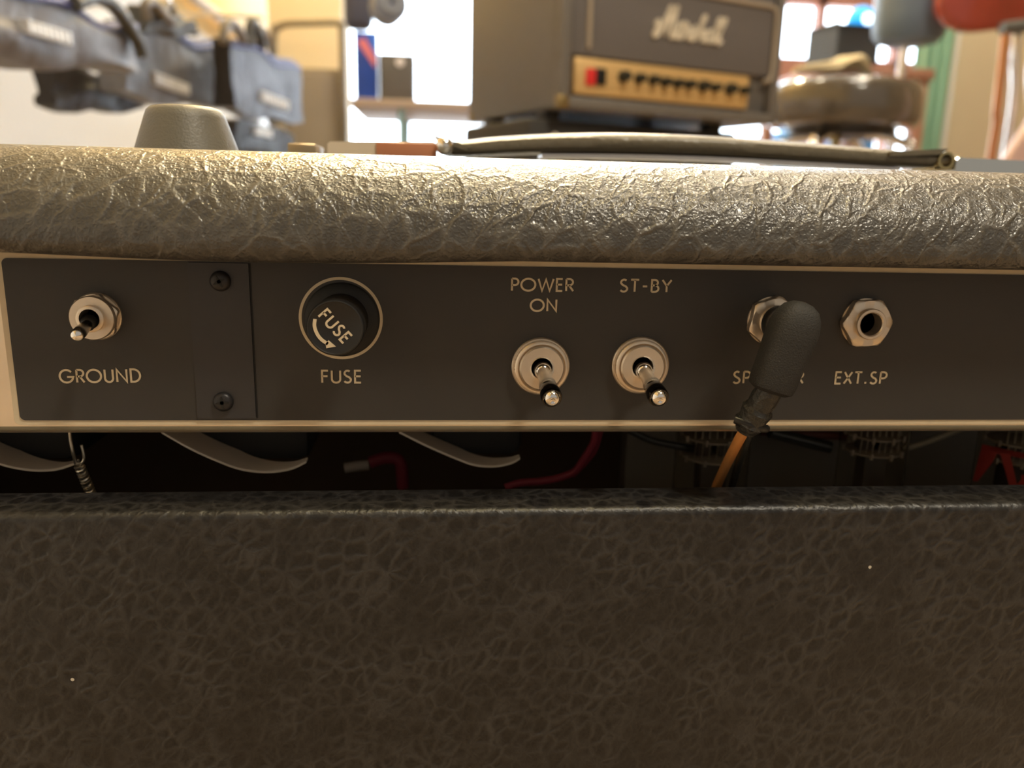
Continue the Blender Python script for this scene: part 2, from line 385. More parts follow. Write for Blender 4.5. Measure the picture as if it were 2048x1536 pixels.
# folded aluminium channel, lower lip curls under
zl=0.0024
prof=[(YP+0.0004,min(zct,zbot-0.0002)),(YP+0.0004,zcb)]
for i in range(1,7):
    a=math.radians(180+90*i/6); prof.append((YP+0.0004+zl+zl*math.cos(a),zcb+zl*math.sin(a)))
prof+=[(YP+0.06,zcb-zl)]
back=[(y+0.0012 if i<2 else y,z+(0.0012 if i>=2 else 0)) for i,(y,z) in enumerate(prof)][::-1]
P=prof+back; n=len(P)
ch.add([Vector((x,p[0],p[1])) for x in (xc0,xc1) for p in P],[[i,(i+1)%n,n+(i+1)%n,n+i] for i in range(n)]+[list(range(n)),[n+i for i in range(n)][::-1]],False)
chassis=ch.build('chassis',M_ALU,amp)
zlo=on_y(1024,861,YP).z
MB().box((xc0,YP+0.0001,zlo),(xc1,YP+0.0012,zcb-0.0001),0.0003).build('bottom_flange',mat('olive_edge_reflection',(0.17,0.145,0.095),0.5,0.4),chassis,label='bare metal edge with painted olive reflection below the cream border')  # bare chassis edge, its dark reflection painted in olive
# chassis body above the gap (dark steel box holding circuits)
M_STEEL=mat('dark_steel',(0.05,0.045,0.04),0.5,0.6)
MB().box((xc0+0.01,YP+0.03,zcb+0.002),(xc1-0.01,YP+0.12,zbot-0.001)).build('chassis_box',M_STEEL,amp)
# cream printed border field, then the black printed field with rounded corners
def rrect(x0,x1,z0,z1,rad,y,slx=0.0,n=8):
    P=[]
    for cx,cz,a0 in ((x1-rad,z1-rad,0),(x0+rad,z1-rad,90),(x0+rad,z0+rad,180),(x1-rad,z0+rad,270)):
        for i in range(n+1):
            a=math.radians(a0+90*i/n); P.append(Vector((cx+rad*math.cos(a),y,cz+rad*math.sin(a))))
    return P
MB().prism(rrect(xpl-0.0016,xc1-0.002,zp0-0.0014,zbot-0.0003,0.0016,YP+0.0004),(0,-1,0),0.0002).build('panel_border',M_CREAM,chassis)
pt=MB().prism(rrect(xpl,xc1-0.004,zp0,zp1,0.0014,YP+0.0002),(0,-1,0),0.0003)
panel=pt.build('control_panel',M_PANEL,amp,label='black printed rear control panel with cream border')
PF=YP-0.0001
# --- cover plate with two screws
p=rrect(on_y(386,680,PF).x,on_y(505,680,PF).x,zp0+0.0006,zp1-0.0003,0.0003,PF)
plate=MB().prism(p,(0,-1,0),0.00055).build('cover_plate',M_PLATE,amp)
# dark shadow gap on its right
g0=on_y(505.5,680,PF).x
MB().prism(rrect(g0,g0+0.0004,zp0+0.0006,zp1-0.0003,0.0001,PF),(0,-1,0),0.0001).build('seam',M_HOLE,plate)
for (px,py,rot) in ((441,562,0.5),(447,803,0.1)):
    c=on_y(px,py,PF-0.0006); R_=0.00265
    hd=MB().lathe([(R_,0),(R_,0.0004),(R_*0.93,0.001),(R_*0.7,0.00145),(R_*0.35,0.0016),(0,0.00162)],c,(0,-1,0),40).build('screw',M_SCREW,amp)
    mb=MB()
    for k in range(2):
        a=rot+k*pi/2; d=Vector((math.cos(a),0,math.sin(a))); e=Vector((-math.sin(a),0,math.cos(a)))
        L_,W_=R_*0.62,R_*0.13; o=c+Vector((0,-0.00152,0))
        mb.prism([o+d*L_+e*W_*0.5,o+d*L_-e*W_*0.5,o+e*-W_*1.4,o-d*L_-e*W_*0.5,o-d*L_+e*W_*0.5,o+e*W_*1.4],(0,-1,0),0.00016)
    mb.build('cross_recess',M_HOLE,hd)
# --- lettering
def panel_text(txt,x0,x1,ybase,ytop,wd=0.00052,slant=0.0):
    a=on_y(x0,ybase[0],PF); b=on_y(x1,ybase[1],PF); t=on_y(x0,ytop,PF)
    ux=(b-a); wdt=ux.length; ux=ux.normalized(); uz=Z
    h=(t.z-a.z)
    mb=MB(); textmesh(mb,txt,a+Vector((0,-0.0001,0)),ux,uz,wdt,h,wd,Vector((0,-0.00007,0)))
    return mb
lt=MB()
def addmb(a,b):
    a.add(b.v,b.f)
for args in (('GROUND',121,283,(765,763),740),('FUSE',643,724,(765,765),741),('POWER',1022,1147,(581,582),557),('ON',1061,1114,(622,622),599),
             ('ST-BY',1239,1342,(583,584),559),('SPEAKER',1465,1606,(766,766),743),('EXT.SP',1668,1772,(767,767),744)):
    wmb=panel_text(*args); wmb.build('lettering',M_CREAM,panel)
# --- fuse holder
c=on_y(682,637,PF)
ro=0.01095
MB().ring([(ro,0),(ro,0.00012),(ro-0.00075,0.00012),(ro-0.00075,0)],c+Vector((0,-0.0,0)),(0,-1,0),72).build('printed_ring',M_CREAM,panel)
cc=on_y(684,639,PF)
fh=MB().lathe([(0.0098,0),(0.0098,0.0004),(0.0094,0.0008),(0.0078,0.0010),(0.0070,0.0012),(0.0068,0.0105),(0.0066,0.0112),(0.006,0.0112)],cc,(0,-1,0),64).build('fuse_holder',mat('bakelite_black',(0.010,0.010,0.009),0.55),amp,label='round black fuse holder with cream FUSE lettering and arrow')
yc=0.0142
cap=MB().lathe([(0.0069,0.0080),(0.0071,0.0084),(0.0071,yc-0.0006),(0.0069,yc-0.0001),(0.0066,yc),(0.0063,yc-0.0002),(0,yc-0.0002)],cc,(0,-1,0),64).build('fuse_cap',mat('fuse_cap_black',(0.012,0.0115,0.011),0.42,bump=0.00001,bscale=3000),fh)
cf=Vector((cc.x,cc.y-yc+0.00015,cc.z))
def fp(px,py): return on_y(px,py,cf.y)
a=fp(641,628); b=fp(678,686)      # baseline from lower left of F to lower left of E
# letters run from upper left to lower right, glyph tops to the upper right
mb=MB(); ux=(fp(684,684)-fp(636,632)).normalized(); uz=Vector((-ux.z,0,ux.x))
if uz.x<0: uz=-uz
o=fp(636,632)
textmesh(mb,'FUSE',o,ux,uz,(fp(685,690)-o).length,0.0029,0.00052,Vector((0,-0.0001,0)),sp=0.2)
mb.build('cap_lettering',M_CREAM,fh)
mb=MB(); pts=[fp(x,y) for x,y in ((630,638),(629,652),(634,667),(643,679),(656,688))]
pts=smoothpath(pts,5)
strokes_mesh(mb,[[(p.x,p.z) for p in pts]],lambda a,b:Vector((a,cf.y,b)),0.00085,Vector((0,-0.0001,0)))
e=fp(655,688); tip=fp(672,693)
d=(tip-e).normalized(); s_=Vector((-d.z,0,d.x))
mb.prism([e+s_*0.0010,tip,e-s_*0.0011,e-d*0.0005],(0,-1,0),0.0001)
mb.build('cap_arrow',M_CREAM,fh)
# --- toggle switches
def hexring(mb,c,rf,ri,h0,h1,ang=0,bev=0.0004,n=6):
    """nut: chamfered hexagon with a round bore, front toward the camera"""
    out=[];K=48
    def hexr(a):
        a=(a-ang)%(2*pi/n)-pi/n; return rf/math.cos(a)
    vs=[]
    for k in range(K):
        a=2*pi*k/K; u=Vector((math.cos(a),0,math.sin(a)))
        rr=hexr(a); rc=min(rr,rf*1.055); 
        drop=(rr-rf)*0.65
        vs+= [c+u*rr+Vector((0,-h0,0)), c+u*rr+Vector((0,-(h1-0.0001-drop),0)), c+u*min(rr,rf*0.99)+Vector((0,-h1,0)), c+u*ri+Vector((0,-h1,0)), c+u*ri+Vector((0,-h0,0))]
    fs=[]
    for k in range(K):
        k2=(k+1)%K
        for j in range(5): fs.append([k*5+j,k2*5+j,k2*5+(j+1)%5,k*5+(j+1)%5])
    mb.add(vs,fs,False); return mb
def toggle(name_px,face_px,rw,rn,rb,rh,tip,base,lr,trr,mini=False,label=None):
    c=on_y(*name_px,PF)
    t=MB().ring([(rw,0),(rw,0.0007),(rw-0.0003,0.001),(rb,0.001),(rb,0)],c,(0,-1,0),56).build('toggle_switch',M_NICKEL,amp,label=label)
    hN=0.0030 if not mini else 0.0030
    if mini:
        hexring(MB(),c,rn*0.93,rb*0.75,0.001,hN,0.3).build('hex_nut',M_NICKEL,t)
        cb=c+Vector((0,-hN,0))
        MB().ring([(rn*0.97,0),(rn*0.97,0.0008),(rn*0.93,0.0011),(rb,0.0011),(rb,0)],cb,(0,-1,0),56).build('face_nut',M_NICKEL,t)
        MB().ring([(rb,0),(rb,0.0022),(rb-0.0003,0.0024),(rh,0.0024),(rh,-0.003)],cb,(0,-1,0),48).build('bushing',M_NICKEL,t)
        front=c.y-hN-0.0024
    else:
        # round knurled nut
        K=96; vs=[];fs=[]
        prof=[(rn,0.001),(rn,hN-0.0004),(rn-0.0005,hN),(rb+0.0004,hN),(rb,hN-0.0004),(rb,0.001)]
        for j,(rr,h) in enumerate(prof):
            for k in range(K):
                a=2*pi*k/K; q=rr*(1+(0.012 if (k%2==0 and j<2) else 0)); vs.append(c+Vector((math.cos(a)*q,-h,math.sin(a)*q)))
        for j in range(len(prof)):
            j2=(j+1)%len(prof)
            for k in range(K): fs.append([j*K+k,j*K+(k+1)%K,j2*K+(k+1)%K,j2*K+k])
        MB().add(vs,fs,True).build('knurled_nut',M_NICKEL,t)
        MB().ring([(rb,0.001),(rb,hN+0.0003),(rb-0.0004,hN+0.0007),(rh+0.0004,hN+0.0007),(rh,hN+0.0003),(rh,-0.002)],c,(0,-1,0),56).build('bushing',M_NICKEL,t)
        front=c.y-hN-0.0007
    # ball in the bore, dark behind
    MB().lathe([(rh+0.0001,0.0002),(0,0.0002)],c,(0,-1,0),40).build('bore',M_HOLE,t)
    B=on_y(*base,front+0.0005)
    T=on_y(*tip,YP-(0.0185 if not mini else 0.0150))
    ax=(T-B).normalized(); ln=(T-B).length
    MB().lathe([(0,-rh*0.86)]+[(rh*0.88*math.sin(math.radians(a)),-rh*0.86*math.cos(math.radians(a))) for a in range(15,180,15)]+[(0,rh*0.86)],B+Vector((0,0.0006,0)),ax,32).build('ball',M_BLACKPL if mini else M_CHROME,t)
    # lever: conical, flaring toward a rounded end
    st=0.0
    if mini:
        body=[(lr*0.75,0),(lr*0.85,ln*0.35),(lr,ln*0.7),(trr,ln*0.93),(trr*0.88,ln*1.0)]
        lv=MB().lathe(body,B,ax,32).build('lever',mat('dark_nickel',(0.22,0.19,0.15),0.22,1.0),t)
        MB().lathe([(trr*0.9,ln*0.97),(trr*0.82,ln*1.03),(trr*0.5,ln*1.07),(0,ln*1.085)],B,ax,28).build('lever_tip',M_CHROME,t)
    else:
        body=[(lr*0.80,0),(lr*0.86,ln*0.26),(lr*0.92,ln*0.44),(lr*1.06,ln*0.50),(lr*1.10,ln*0.62),(lr*1.02,ln*0.64)]
        MB().lathe(body,B,ax,36).build('lever',M_NICKEL,t)
        MB().lathe([(lr*1.0,ln*0.62),(lr*1.14,ln*0.66),(trr,ln*0.86),(trr,ln*0.97),(trr*0.93,ln*1.0),(trr*0.84,ln*1.005)],B,ax,36).build('lever_sleeve',mat('black_chrome',(0.05,0.045,0.04),0.12,1.0),t)
        MB().lathe([(trr*0.84,ln*0.995),(trr*0.80,ln*1.02),(trr*0.66,ln*1.06),(trr*0.46,ln*1.085),(trr*0.28,ln*1.09),(trr*0.18,ln*1.08),(0,ln*1.07)],B,ax,36).build('lever_tip',M_CHROME,t)
    return t
toggle((1081,732),(1085,738),0.0080,0.0073,0.0061,0.0029,(1104,797),(1086,742),0.00215,0.0027,label='power toggle switch lever pointing down')
toggle((1280,730),(1285,736),0.0080,0.0073,0.0061,0.0029,(1318,796),(1288,742),0.00215,0.0027,label='standby toggle switch lever pointing down')
toggle((196,632),(184,634),0.0061,0.0058,0.0034,0.0025,(154,671),(177,647),0.0016,0.0016,True,label='small ground toggle switch lever pointing down left')
# --- jack sockets
def jack(px,ang):
    c=on_y(*px,PF)
    j=MB().ring([(0.0067,0),(0.0067,0.0004),(0.0045,0.0004),(0.0045,0)],c,(0,-1,0),48).build('jack_socket',M_NICKEL,amp)
    hexring(MB(),c,0.0064,0.0042,0.0004,0.0030,ang).build('hex_nut',M_NICKEL,j)
    MB().ring([(0.0043,0.0004),(0.0043,0.0042),(0.0041,0.0045),(0.0034,0.0045),(0.0031,0.0042),(0.0031,0.0)],c,(0,-1,0),48).build('threaded_bush',M_NICKEL,j)
    MB().lathe([(0.0033,0.0002),(0,0.0002)],c,(0,-1,0),40).build('socket_hole',M_HOLE,j)
    return c
jack((1727,644),0.05); cj=jack((1541,641),0.35)
# --- speaker cable plugged into the left jack
plug=thing('speaker_cable',(cj.x,cj.y-0.01,cj.z),'black right-angle jack plug with orange and black wires in the speaker socket','cable')
A=on_y(1591,648,YP-0.021); B=on_y(1544,768,YP-0.021); c0=cj+Vector((0,-0.0044,0)); 
ax=(A-B).normalized()
# barrel: tapered box-round body, domed at the elbow
up=Vector((0,-1,0)); sd=ax.cross(up).normalized()
vs=[];fs=[];K=32
L_=(A-B).length
secs=[(-0.0022,0.0022),(-0.0021,0.0040),(-0.0012,0.0054),(0.0004,0.0057),(L_*0.35,0.0058),(L_*0.7,0.0061),(L_*0.95,0.0061),(L_+0.0022,0.0054),(L_+0.0042,0.0042),(L_+0.0054,0.0024),(L_+0.0058,0.0004)]
for (h,rr) in secs:
    for k in range(K):
        a=2*pi*k/K; ca,sa=math.cos(a),math.sin(a); pw=0.72
        x_=math.copysign(abs(ca)**pw,ca)*rr; y_=math.copysign(abs(sa)**pw,sa)*rr*0.9
        vs.append(B+ax*h+sd*x_+up*y_)
for j in range(len(secs)-1):
    for k in range(K): fs.append([j*K+k,j*K+(k+1)%K,(j+1)*K+(k+1)%K,(j+1)*K+k])
fs.append(list(range(K))); fs.append([(len(secs)-1)*K+k for k in range(K)])
MB().add(vs,fs,True).build('plug_body',M_BLACKMT,plug)
neck_e=A+ax*-0.0005
MB().tube(smoothpath([c0,c0+Vector((0.0004,-0.004,0)),Vector(((c0.x+neck_e.x)/2,c0.y-0.010,(c0.z+neck_e.z)/2)),neck_e+Vector((0,0.003,0))],6),0.0048,24).build('plug_collar',M_BLACKPL,plug)
# strain relief: rough taped sleeve with two knots
s0=B-ax*0.001; s1=on_y(1490,862,YP-0.0165)
MB().tube([s0,s0.lerp(s1,0.25),s0.lerp(s1,0.42),s0.lerp(s1,0.5),s0.lerp(s1,0.7),s0.lerp(s1,0.8),s0.lerp(s1,0.9),s1],[0.0034,0.0036,0.0034,0.0042,0.0036,0.0042,0.0034,0.0027],20).build('strain_relief',mat('clear_black_sleeve',(0.030,0.030,0.028),0.25,bump=0.0006,bscale=700),plug)
kn=s0.lerp(s1,0.82); 
MB().tube([kn+sd*0.0046+up*0.0006,kn+sd*0.002+up*0.0028,kn-sd*0.001+up*0.0030,kn-sd*0.0044+up*0.0006],0.0011,12).build('cable_tie',M_BLACKPL,plug)
M_OR=mat('orange_wire',(0.55,0.24,0.07),0.45,var=0.1,vscale=300); M_BW=mat('black_wire',(0.03,0.03,0.026),0.3)
def wirepts(P): return smoothpath([on_y(x,y,Y) for x,y,Y in P],8)
MB().tube(wirepts([(1492,856,YP-0.0160),(1478,880,YP-0.0115),(1455,925,YP+0.0045),(1432,975,YP+0.019),(1408,1040,YP+0.032)]),0.00145,14).build('orange_wire',M_OR,plug,label='orange wire')
MB().tube(wirepts([(1500,856,YP-0.0155),(1492,885,YP-0.0105),(1478,925,YP+0.0045),(1464,975,YP+0.019),(1450,1040,YP+0.032)]),0.0011,14).build('black_wire',M_BW,plug,label='black wire')

# --- rubber foot on top
Yf=0.262
zt_=ztop
fc=on_y(373,260,Yf); hgt=on_y(373,214,Yf).z-zt_
wb=(on_y(474,297,Yf)-on_y(276,297,Yf)).length/2; wt=(on_y(447,224,Yf)-on_y(294,224,Yf)).length/2
slope=(wb-wt)/(on_y(373,226,Yf).z-on_y(373,297,Yf).z)
hb=on_y(373,297,Yf).z-zt_
r0=wb+slope*hb
rt=r0-slope*(hgt-0.002)
M_FOOT=mat('grey_rubber',(0.125,0.115,0.095),0.42,0,0.5,var=0.08,vscale=90,bump=0.00012,bscale=1500)
MB().lathe([(r0*0.97,0),(r0,0.0004),(rt+0.0004,hgt-0.0032),(rt-0.0003,hgt-0.0014),(rt-0.0014,hgt-0.0004),(rt-0.003,hgt),(0.0065,hgt+0.0001),(0.006,hgt-0.004),(0,hgt-0.004)],(fc.x,Yf,zt_),(0,0,1),64).build('rubber_foot',M_FOOT,amp,label='tapered grey rubber foot on the top panel')
# --- carrying handle: arched strap between two metal end caps
Yh=0.325
def hp(px,py,Y=Yh): return on_y(px,py,Y)
pts=[hp(890,300),hp(935,298),hp(1000,293),hp(1120,288),hp(1250,288),hp(1400,293),hp(1560,303),hp(1700,313),hp(1820,321),hp(1895,323)]
pts=smoothpath(pts,5)
M_STRAP=mat('handle_strap',(0.14,0.12,0.085),0.3,0,0.5,var=0.12,vscale=60,bump=0.0004,bscale=500)
handle=None
vs=[];fs=[];K=16; Nn=len(pts)
for i,p in enumerate(pts):
    t=(pts[min(i+1,Nn-1)]-pts[max(i-1,0)]).normalized(); nrm=Vector((-t.z,0,t.x)).normalized(); 
    if nrm.z<0: nrm=-nrm
    u=i/(Nn-1); th=0.0022+0.0017*math.sin(pi*u)**0.6; hw=0.011
    for k in range(K):
        a=2*pi*k/K; ca,sa=math.cos(a),math.sin(a)
        vs.append(p+Yv*(math.copysign(abs(ca)**0.6,ca)*hw)+nrm*(math.copysign(abs(sa)**0.8,sa)*th))
for i in range(Nn-1):
    for k in range(K): fs.append([i*K+k,i*K+(k+1)%K,(i+1)*K+(k+1)%K,(i+1)*K+k])
fs.append(list(range(K))); fs.append([(Nn-1)*K+k for k in range(K)])
handle=MB().add(vs,fs,True).build('handle',M_STRAP,amp,label='dark arched carrying strap on the top panel')
ptsb=smoothpath([hp(1080,309,Yh),hp(1200,310,Yh),hp(1400,315,Yh),hp(1560,323,Yh),hp(1700,331,Yh),hp(1780,337,Yh)],5); mb=MB(); vs=[];fs=[]
for p in ptsb: vs+=[p+Yv*-0.007,p+Yv*0.007,p+Yv*0.007-Z*0.0014,p+Yv*-0.007-Z*0.0014]
for i in range(len(ptsb)-1):
    for j in range(4): fs.append([i*4+j,(i+1)*4+j,(i+1)*4+(j+1)%4,i*4+(j+1)%4])
fs+=[[0,1,2,3],[(len(ptsb)-1)*4+k for k in range(4)]]
mb.add(vs,fs,True).build('steel_band',mat('pale_steel_band',(0.75,0.73,0.74),0.3,0.4),handle,label='pale steel band under the strap')
# end caps: low metal hoods over the strap ends, with mounting screws
def endcap(x0,x1,ytop0,ytop1,lab,m):
    a=hp(x0,ytop0,Yh-0.012); b=hp(x1,ytop1,Yh-0.012)
    mb=MB(); hw=0.0125
    P=[Vector((a.x,0,zt_)),Vector((b.x,0,zt_)),Vector((b.x,0,b.z-0.0008)),Vector((b.x-math.copysign(0.0012,b.x-a.x),0,b.z)),Vector((a.x+math.copysign(0.0010,b.x-a.x),0,a.z)),Vector((a.x,0,a.z-0.0008))]
    mb.prism([p_+Yv*(Yh-hw) for p_ in P],(0,1,0),2*hw)
    o=mb.build('handle_end_cap',m,amp,label=lab)
    return o,a,b
M_CAP=mat('cap_cream_reflection',(0.66,0.56,0.44),0.25,0.0,0.5)  # cream stands in for the pale reflection in the metal cap
M_CAP2=mat('polished_cap',(0.70,0.72,0.70),0.18,1.0)
ec,a_,b_=endcap(655,874,283,284,'polished metal cap over the left handle end',M_CAP)
MB().lathe([(0.0030,0),(0.0028,0.0014),(0.0016,0.0022),(0,0.0024)],Vector((on_y(641,290,Yh).x,Yh-0.006,zt_)),(0,0,1),24).build('cap_screw',M_CHROME,ec)
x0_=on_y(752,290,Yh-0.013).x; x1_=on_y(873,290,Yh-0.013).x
MB().box((x0_,Yh-0.0135,zt_),(x1_,Yh-0.0120,hp(820,286,Yh-0.013).z),0.0004).build('orange_reflection',mat('painted_orange_reflection',(0.42,0.17,0.09),0.4),ec,label='orange brown reflection painted on the left cap')  # thin plate coloured as the orange reflection in the cap
mb=MB(); e0=hp(884,285,Yh-0.011)
mb.lathe([(0,-0.0034)]+[(0.0034*math.sin(math.radians(a)),-0.0034*math.cos(math.radians(a))) for a in range(20,180,20)]+[(0,0.0034)],hp(889,292,Yh-0.014),(0,0,1),24)
mb.build('cap_rivet',M_CHROME,ec)
# torn pointed tongue of the strap at its left end and the folded right end
a1=hp(868,270,Yh-0.012); a2=hp(935,291,Yh-0.012); a3=hp(890,290,Yh-0.012)
MB().prism([a1,a2,a2-Z*0.0018,a3],(0,1,0),0.022).build('strap_tongue',M_STRAP,handle)
a1=hp(1898,297,Yh-0.012); a2=hp(1780,303,Yh-0.012); a3=hp(1780,312,Yh-0.012); a4=hp(1880,309,Yh-0.012)
MB().prism([a1,a2,a3,a4],(0,1,0),0.022).build('strap_tongue',M_STRAP,handle)
ec2,_,_=endcap(1912,2110,315,324,'polished metal cap over the right handle end',M_CAP2)
MB().ring([(0.0034,0),(0.0034,0.020),(0.0024,0.020),(0.0024,0)],hp(1893,321,Yh-0.012)+Vector((0,0,0)),(0,1,0),28).build('cap_loop',mat('brass_loop',(0.5,0.4,0.2),0.25,1.0),ec2)
MB().box((on_y(585,290,Yh).x,Yh-0.011,zt_),(on_y(640,290,Yh).x,Yh+0.011,hp(600,287,Yh-0.011).z),0.0006).build('mounting_plate',mat('dull_plate',(0.35,0.28,0.18),0.4,0.8),ec)

# --- inside the cabinet, seen through the gap
M_BELL=mat('transformer_steel',(0.72,0.64,0.54),0.42,0.1,var=0.1,vscale=90)
M_CORE=mat('transformer_core',(0.02,0.019,0.018),0.7)
M_GLINT=mat('pale_metal',(0.60,0.55,0.46),0.3,0.9)
def trough(P,Y0,dy,th=0.0007):
    near=smoothpath([on_y(x,y,Y0) for x,y in P],6); mb=MB(); vs=[];fs=[]; n=len(near)
    for i,p in enumerate(near):
        u=i/(n-1)
        dd=dy*(1-0.75*max(0,u-0.4)/0.6); vs+=[p,p+Yv*dd,p+Yv*dd-Z*th,p-Z*th]
    for i in range(n-1):
        for j in range(4): fs.append([i*4+j,(i+1)*4+j,(i+1)*4+(j+1)%4,i*4+(j+1)%4])
    fs.append([0,1,2,3]); fs.append([(n-1)*4+k for k in range(4)])
    return mb.add(vs,fs,True)
def transformer(P,Y0,dy,cx0,cx1,pyb):
    x0=on_y(cx0,900,Y0+dy).x; x1=on_y(cx1,900,Y0+dy).x; zb_=on_y((cx0+cx1)/2,pyb,Y0+dy+0.001).z
    t=MB().box((x0,Y0+dy+0.0005,zb_),(x1,Y0+dy+0.045,zcb-0.004),0.004).build('transformer',M_CORE,amp)
    trough(P,Y0,dy).build('end_bell_rim',M_BELL,t)
transformer([(-120,860),(-60,900),(0,926),(60,938),(110,937),(150,925)],YP+0.022,0.012,-60,150,925)
transformer([(322,862),(380,895),(440,922),(485,937),(535,942),(580,936),(612,922)],YP+0.022,0.014,400,620,925)
transformer([(798,862),(850,888),(905,912),(945,927),(985,931),(1020,925),(1040,915)],YP+0.026,0.012,860,1045,915)
# spring clip hanging at the left
sp=MB().tube(wirepts([(139,855,YP+0.014),(141,880,YP+0.014),(146,905,YP+0.014),(152,928,YP+0.015)]),0.0005,10).build('tube_spring_clip',M_GLINT,amp,label='wire hook and coil spring hanging under the panel')
pts=[];s0_=on_y(158,930,YP+0.015); s1_=on_y(196,1020,YP+0.022)
axx=(s1_-s0_).normalized(); bx,by,_=basis(axx)
for i in range(15*12+1):
    u=i/(15*12); a=2*pi*i/12; pts.append(s0_.lerp(s1_,u)+(bx*math.cos(a)+by*math.sin(a))*0.00115)
MB().tube(pts,0.00042,6).build('coil_spring',M_GLINT,sp)
MB().tube(wirepts([(152,928,YP+0.015),(163,926,YP+0.014),(168,915,YP+0.014),(163,890,YP+0.014)]),0.0004,8).build('spring_hook',M_GLINT,sp)
# valves hanging below the chassis
M_TG=mat('valve_glass',(0.9,0.88,0.82),0.03,trans=1,ior=1.12)
M_PLATEG=mat('valve_plate_grey',(0.10,0.085,0.075),0.5,0.3); M_MICA=mat('mica',(0.42,0.36,0.30),0.4)
def valve(px0,px1,ptop,pbot,Y0,lab,red=False,dark=False):
    cx=(on_y(px0,900,Y0).x+on_y(px1,900,Y0).x)/2; rr=(on_y(px1,900,Y0).x-on_y(px0,900,Y0).x)/2
    zT=zcb-0.003; c=Vector((cx,Y0,zT)); ln=0.062
    v=MB().ring([(rr,0.004),(rr,ln-0.008),(rr*0.9,ln-0.003),(rr*0.6,ln),(0.001,ln+0.001),(0.001,ln+0.0004),(rr*0.6,ln-0.0006),(rr*0.9-0.0005,ln-0.0035),(rr-0.0006,ln-0.008),(rr-0.0006,0.004)],c,(0,0,-1),36).build('vacuum_valve',M_TG,amp,label=lab)
    MB().lathe([(rr*1.02,-0.001),(rr*1.02,0.006),(rr*0.95,0.0065)],c,(0,0,-1),36).build('valve_base',M_CORE,v)
    f=lambda py: on_y((px0+px1)/2,py,Y0-rr*0.6).z
    mb=MB(); za=f(ptop); zb=f(pbot)
    for zz in (za,zb):
        mb.lathe([(rr*0.80,-0.0002),(rr*0.80,0.0003),(rr*0.3,0.0003)],Vector((cx,Y0,zz)),(0,0,-1),20)
        for k in range(9):
            a=2*pi*k/9; mb.box((cx+math.cos(a)*rr*0.84-0.0004,Y0+math.sin(a)*rr*0.84-0.0004,zz-0.0010),(cx+math.cos(a)*rr*0.84+0.0004,Y0+math.sin(a)*rr*0.84+0.0004,zz+0.0012))
    mb.build('mica_spacer',M_MICA,v)
    mb=MB()
    mb.box((cx-rr*0.36,Y0-rr*0.3,zb-0.03),(cx+rr*0.36,Y0+rr*0.3,zb-0.001),0.0006)
    mb.box((cx-rr*0.5,Y0-rr*0.25,zb+0.0006),(cx-rr*0.12,Y0+rr*0.25,za-0.0008),0.0004).box((cx+rr*0.08,Y0-rr*0.25,zb+0.0006),(cx+rr*0.30,Y0+rr*0.25,za-0.0008),0.0004)
    mb.build('electrode_stack',M_PLATEG,v)
    mb=MB()
    for k in range(7):
        xx=cx+rr*(-0.6+0.2*k); mb.tube([Vector((xx,Y0-rr*0.35,zb)),Vector((xx+0.0004,Y0-rr*0.35,za))],0.00022,6)
        mb.tube([Vector((xx,Y0-rr*0.3,za)),Vector((xx*1.0,Y0-rr*0.3,zT-0.004))],0.0003,6)
    mb.build('support_wires',M_GLINT,v)
    if red:
        q=MB(); zz=f(935)
        P=[on_y(x,y,Y0-rr*1.02) for x,y in ((2006,968),(2016,920),(2042,912),(2075,920),(2085,968),(2072,968),(2068,935),(2048,930),(2046,968),(2030,968),(2032,925),(2022,930),(2016,968))]
        mb=MB(); Rr=rr*1.015
        def wrap(x,z):
            return Vector((x,Y0-math.sqrt(max(Rr*Rr-(x-cx)**2,1e-8)),z))
        A_=on_y(2002,990,Y0-Rr); B_=on_y(2022,918,Y0-Rr); C_=on_y(2040,990,Y0-Rr); D_=on_y(2062,916,Y0-Rr)
        strokes=[[(A_.x,A_.z),((A_.x*0.35+B_.x*0.65),(A_.z*0.35+B_.z*0.65)),(B_.x,B_.z),(D_.x,D_.z)],[(C_.x,C_.z),((C_.x+B_.x)/2+0.001,(C_.z+B_.z)/2),(B_.x+0.0022,B_.z)],[(C_.x,C_.z),(C_.x+0.002,C_.z+0.005),(D_.x,(C_.z+D_.z)/2)]]
        strokes_mesh(mb,strokes,wrap,0.0019,Vector((0,-0.00008,0)))
        mb.build('red_print',mat('red_print',(0.35,0.03,0.02),0.5),v)
valve(1352,1496,885,925,YP+0.050,'glass valve behind the orange wire')
valve(1683,1806,880,912,YP+0.046,'glass valve below the extension speaker socket')
valve(1966,2110,895,930,YP+0.048,'glass valve with red printing at the right edge',red=True)
M_RW=mat('red_wire',(0.20,0.02,0.035),0.6)
MB().tube(wirepts([(1192,855,YP+0.03),(1188,885,YP+0.032),(1170,915,YP+0.035),(1150,942,YP+0.037),(1120,955,YP+0.038),(1085,962,YP+0.039),(1040,966,YP+0.040),(1010,975,YP+0.04)]),0.0013,12).build('red_wire',M_RW,amp)
MB().tube(wirepts([(1145,950,YP+0.040),(1185,905,YP+0.036),(1200,860,YP+0.034)]),0.0012,12).build('red_wire',M_RW,amp)
MB().tube(wirepts([(740,925,YP+0.06),(775,915,YP+0.06),(800,925,YP+0.06),(806,975,YP+0.06)]),0.0022,12).build('red_wire',M_RW,amp)
MB().tube(wirepts([(690,936,YP+0.06),(715,932,YP+0.06),(738,930,YP+0.06)]),0.0018,12).build('terminal',M_MICA,amp)
MB().tube(wirepts([(1806,898,YP+0.05),(1850,885,YP+0.052),(1900,866,YP+0.054),(1940,850,YP+0.056)]),0.0011,10).build('pale_wire',mat('pale_wire',(0.30,0.26,0.18),0.6),amp)
